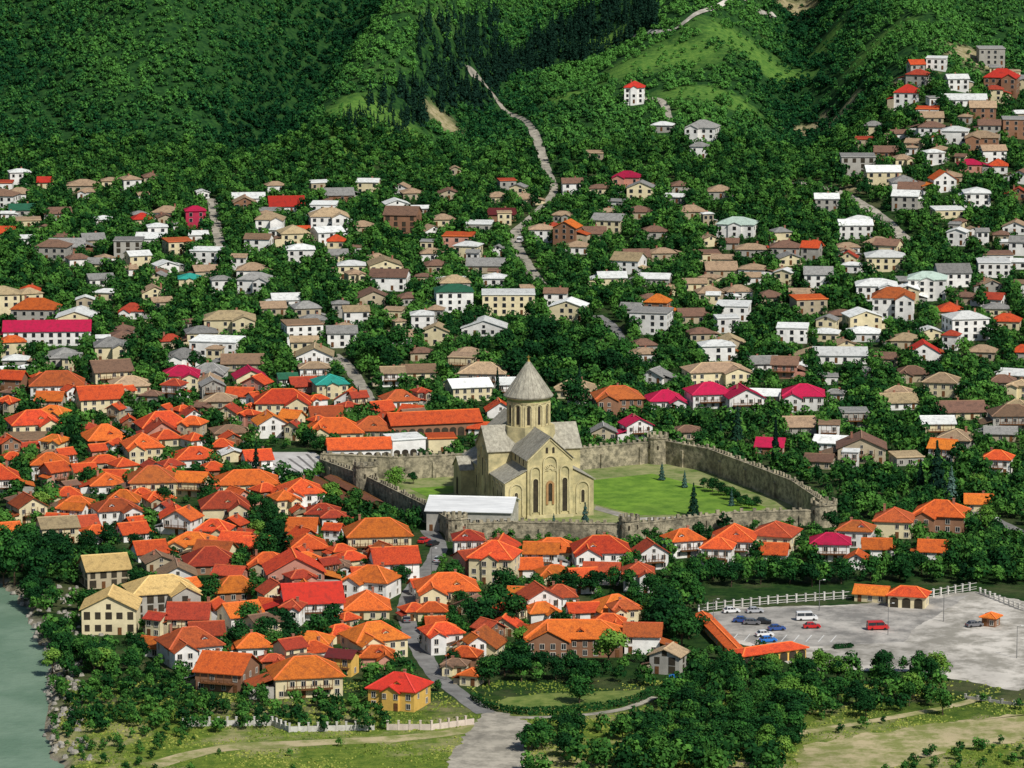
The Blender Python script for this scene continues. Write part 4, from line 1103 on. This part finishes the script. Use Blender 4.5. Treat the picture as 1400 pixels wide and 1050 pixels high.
for a in [(580,742,'red',60,'car','red car parked at the top of the lane'),(592,746,'black',60,'car','black car beside the red car on the lane'),(600,768,'silver',75,'car','silver car parked midway up the lane'),(556,850,'grey',95,'car','grey car parked low on the lane'),(1082,666,'white',-30,'car','white car on the road outside the right wall'),(711,332,'white',80,'van','white van on the uphill road above the town'),(1332,857,'grey',20,'car','grey car left of the yard kiosk'),(1356,712,'white',-30,'car','white car on the far right road')]: vehicle(*a)
p=G(930,936); tk=link('dump_truck',None,None,(p.x,p.y,p.z),rad(165)); tag(tk,'bright blue truck parked beside the unfinished grey house','truck')
s=MB(); s.prism([(1.4,.6),(3.2,.6),(3.25,1.5),(2.9,2.5),(1.4,2.5)],lambda u,v,t:(u,t,v),-1.1,1.1); s.build('cab',PAINT['bright'],tk)
s=MB(); s.box(-3.2,1.2,-1.15,1.15,.9,1.1); s.box(-3.2,1.2,-1.15,-1.05,1.1,1.9); s.box(-3.2,1.2,1.05,1.15,1.1,1.9); s.box(-3.2,-3.1,-1.05,1.05,1.1,1.9); s.box(1.1,1.2,-1.05,1.05,1.1,1.9); s.build('cargo_bed',PAINT['bright'],tk)
s=MB(); s.box(3.0,3.28,-.95,.95,1.55,2.3); s.box(1.7,2.7,-1.12,-1.102,1.6,2.3); s.box(1.7,2.7,1.102,1.12,1.6,2.3); s.build('window_glass',M_glass,tk)
for xx in (-2.2,-1.2,2.3):
    for yy in (-1,1): o=link('wheel',VK['car']['wheel'],tk,(xx,yy,.5)); o.scale=(1.5,1.8,1.5)

# ------------------------------------------------------------------ fences, hedge, lamps
def fence(pp,label,h=1.4,step=3.,mt=M_conc,solid=False,name='fence'):
    Pw=[G(*p) for p in pp]; root=link(name,None,None,Pw[0]); posts=0
    for i in range(len(Pw)-1):
        p,q=Pw[i]-Pw[0],Pw[i+1]-Pw[0]; L=(q-p).length; n=max(1,round(L/step)); s=MB(); a=math.atan2(q.y-p.y,q.x-p.x); c=(p+q)/2
        if solid: s.obox(c.x,c.y,-.3,h*.62,L,.35,a)
        else:
            for zz in (.12,.5,1.15): s.obox(c.x,c.y,zz*h/1.4,zz*h/1.4+.14,L,.1,a)
        s.build('wall_panel' if solid else 'rail',mt,root)
        for k in range(n):
            e=p+(q-p)*k/n; s=MB(); s.obox(e.x,e.y,-.3,h,.5,.5,a); s.obox(e.x,e.y,h,h+.12,.62,.62,a); 
            if posts<95: s.build('post',mt,root); posts+=1
    tag(root,label,'fence')
M_plas=mat('greyish_white_plaster',(.68,.66,.60),(.44,.42,.38),scale=.5,dirt=.4)
fence([(250,993),(372,992),(396,1001),(512,998)],'low white crenellated garden wall left of the junction',2.3,2.4,M_plas,True,'garden_wall')
fence([(530,998),(590,998),(648,990)],'low white garden wall in front of the yellow junction house',2.4,2.6,mat('pinkish_white_plaster',(.64,.54,.46)),True,'garden_wall')
fence([(955,836),(1050,826),(1165,818)],'long pale fence along the back left of the car park',2.4,3.,M_plas)
fence([(1266,818),(1335,806)],'pale fence along the back right of the car park',2.4,3.,M_plas)
fence([(1340,812),(1400,836)],'pale fence at the right end of the gravel yard',1.8,3,M_plas)
fence([(1320,955),(1370,962),(1420,968)],'low pale wall in the bottom right field',1.2,4,M_conc,True,'garden_wall')
fence([(1330,712),(1372,732),(1420,758)],'grey roadside railing at the far right road',1.1,3,M_metal)
def hedge(pp,label,h=1.3,wd=1.6):
    P=[G(*p) for p in pp]; c=[];nn=[]
    for i in range(len(P)-1):
        L=(P[i+1]-P[i]).length; n=int(L*34); d=(P[i+1]-P[i]).normalized(); sd=Vector((-d.y,d.x,0))
        for k in range(n):
            t=R.random(); u=R.uniform(-1,1); e=R.choice('fft'); b=P[i]+(P[i+1]-P[i])*t
            if e=='t': c.append(b+sd*u*wd/2+Vector((0,0,h*R.uniform(.9,1.05)))); nn.append((0,0,1))
            else: s_=R.choice((-1,1)); c.append(b+sd*s_*wd/2+Vector((0,0,h*(u+1)/2))); nn.append(tuple(sd*s_))
    c=np.array([tuple(x) for x in c]); nn=np.array(nn)+.3*NR.normal(size=c.shape); q=leafquads(c,nn,NR.uniform(.22,.42,len(c)),NR)
    o=link('hedge',qmesh('hedge',q,.42+NR.uniform(-.2,.2,len(c)),FO_b)); tag(o,label,'hedge')
hedge([(648,955),(662,966),(685,973),(720,977),(780,974),(840,967),(872,959),(895,947)],'long curved clipped hedge between the junction and the blue truck',1.7,2.1)
hedge([(1140,887),(1165,885)],'short hedge dividing the car park from the gravel yard',1.,1.6)
for i,(px,py) in enumerate([(1214,868),(1120,835),(1290,850),(975,862),(1390,900),(610,930),(590,790)]):
    p=G(px,py); o=link('street_lamp',None,None,(p.x,p.y,p.z)); s=MB(); s.cyl(0,0,0,9,.12,.07,8); s.bar((0,0,8.9),(1.2,0,9.2),.08,.08); s.build('pole',M_metal,o); s=MB(); s.box(1.0,1.7,-.15,.15,9.1,9.28); s.build('lamp_head',M_paint,o)
    tag(o,['tall lamp post beside the red van','lamp post at the back of the car park','lamp post on the gravel yard','lamp post beside the yellow gallery','lamp post at the right edge of the gravel yard','lamp post at the bottom of the lane','lamp post halfway up the lane'][i],'street lamp',None)
rk=MB()
for i in range(320):
    y=R.uniform(960,1165); x=float(riverx(y))+R.uniform(-2,9 if y<1090 else 20); z=float(H(x,y)); r=R.uniform(.3,1.2); vs=[]
    for k in range(6):
        a=k/6*6.283; vs.append((x+r*R.uniform(.7,1.2)*math.cos(a),y+r*R.uniform(.7,1.2)*math.sin(a),z-.2))
    vs2=[(x+(v[0]-x)*.6,y+(v[1]-y)*.6,z+r*R.uniform(.4,.8)) for v in vs]; rk.add(vs+vs2,[tuple(range(6,12))]+[(j,(j+1)%6,6+(j+1)%6,6+j) for j in range(6)])
tag(rk.build('bank_stones',M_rock),'scattered grey stones along the river bank','stones',kind='stuff')

# ------------------------------------------------------------------ light and camera
sd=Vector((.48,-.64,.84)).normalized(); el=math.asin(sd.z)
L=bpy.data.lights.new('sun','SUN'); L.energy=4.3; L.angle=rad(2.5); L.color=(1,.96,.89); lo=link('sun',L); lo.rotation_euler=sd.to_track_quat('Z','Y').to_euler()
wd=bpy.data.worlds.new('World'); scene.world=wd; wd.use_nodes=True; nt=wd.node_tree; bg=nt.nodes['Background']; sk=nt.nodes.new('ShaderNodeTexSky'); sk.sky_type='NISHITA'; sk.sun_disc=False; sk.sun_elevation=el; sk.sun_rotation=math.atan2(sd.x,sd.y)
nt.links.new(sk.outputs[0],bg.inputs[0]); bg.inputs[1].default_value=.07
cam=bpy.data.cameras.new('camera'); cam.sensor_fit='HORIZONTAL'; cam.angle=rad(14.6); cam.clip_start=10; cam.clip_end=9000; co=link('camera',cam); co.location=(0,0,CAMZ); co.rotation_euler=(math.pi/2-PITCH,0,0); scene.camera=co
scene.view_settings.view_transform='Standard'; scene.view_settings.look='None'; scene.view_settings.exposure=0
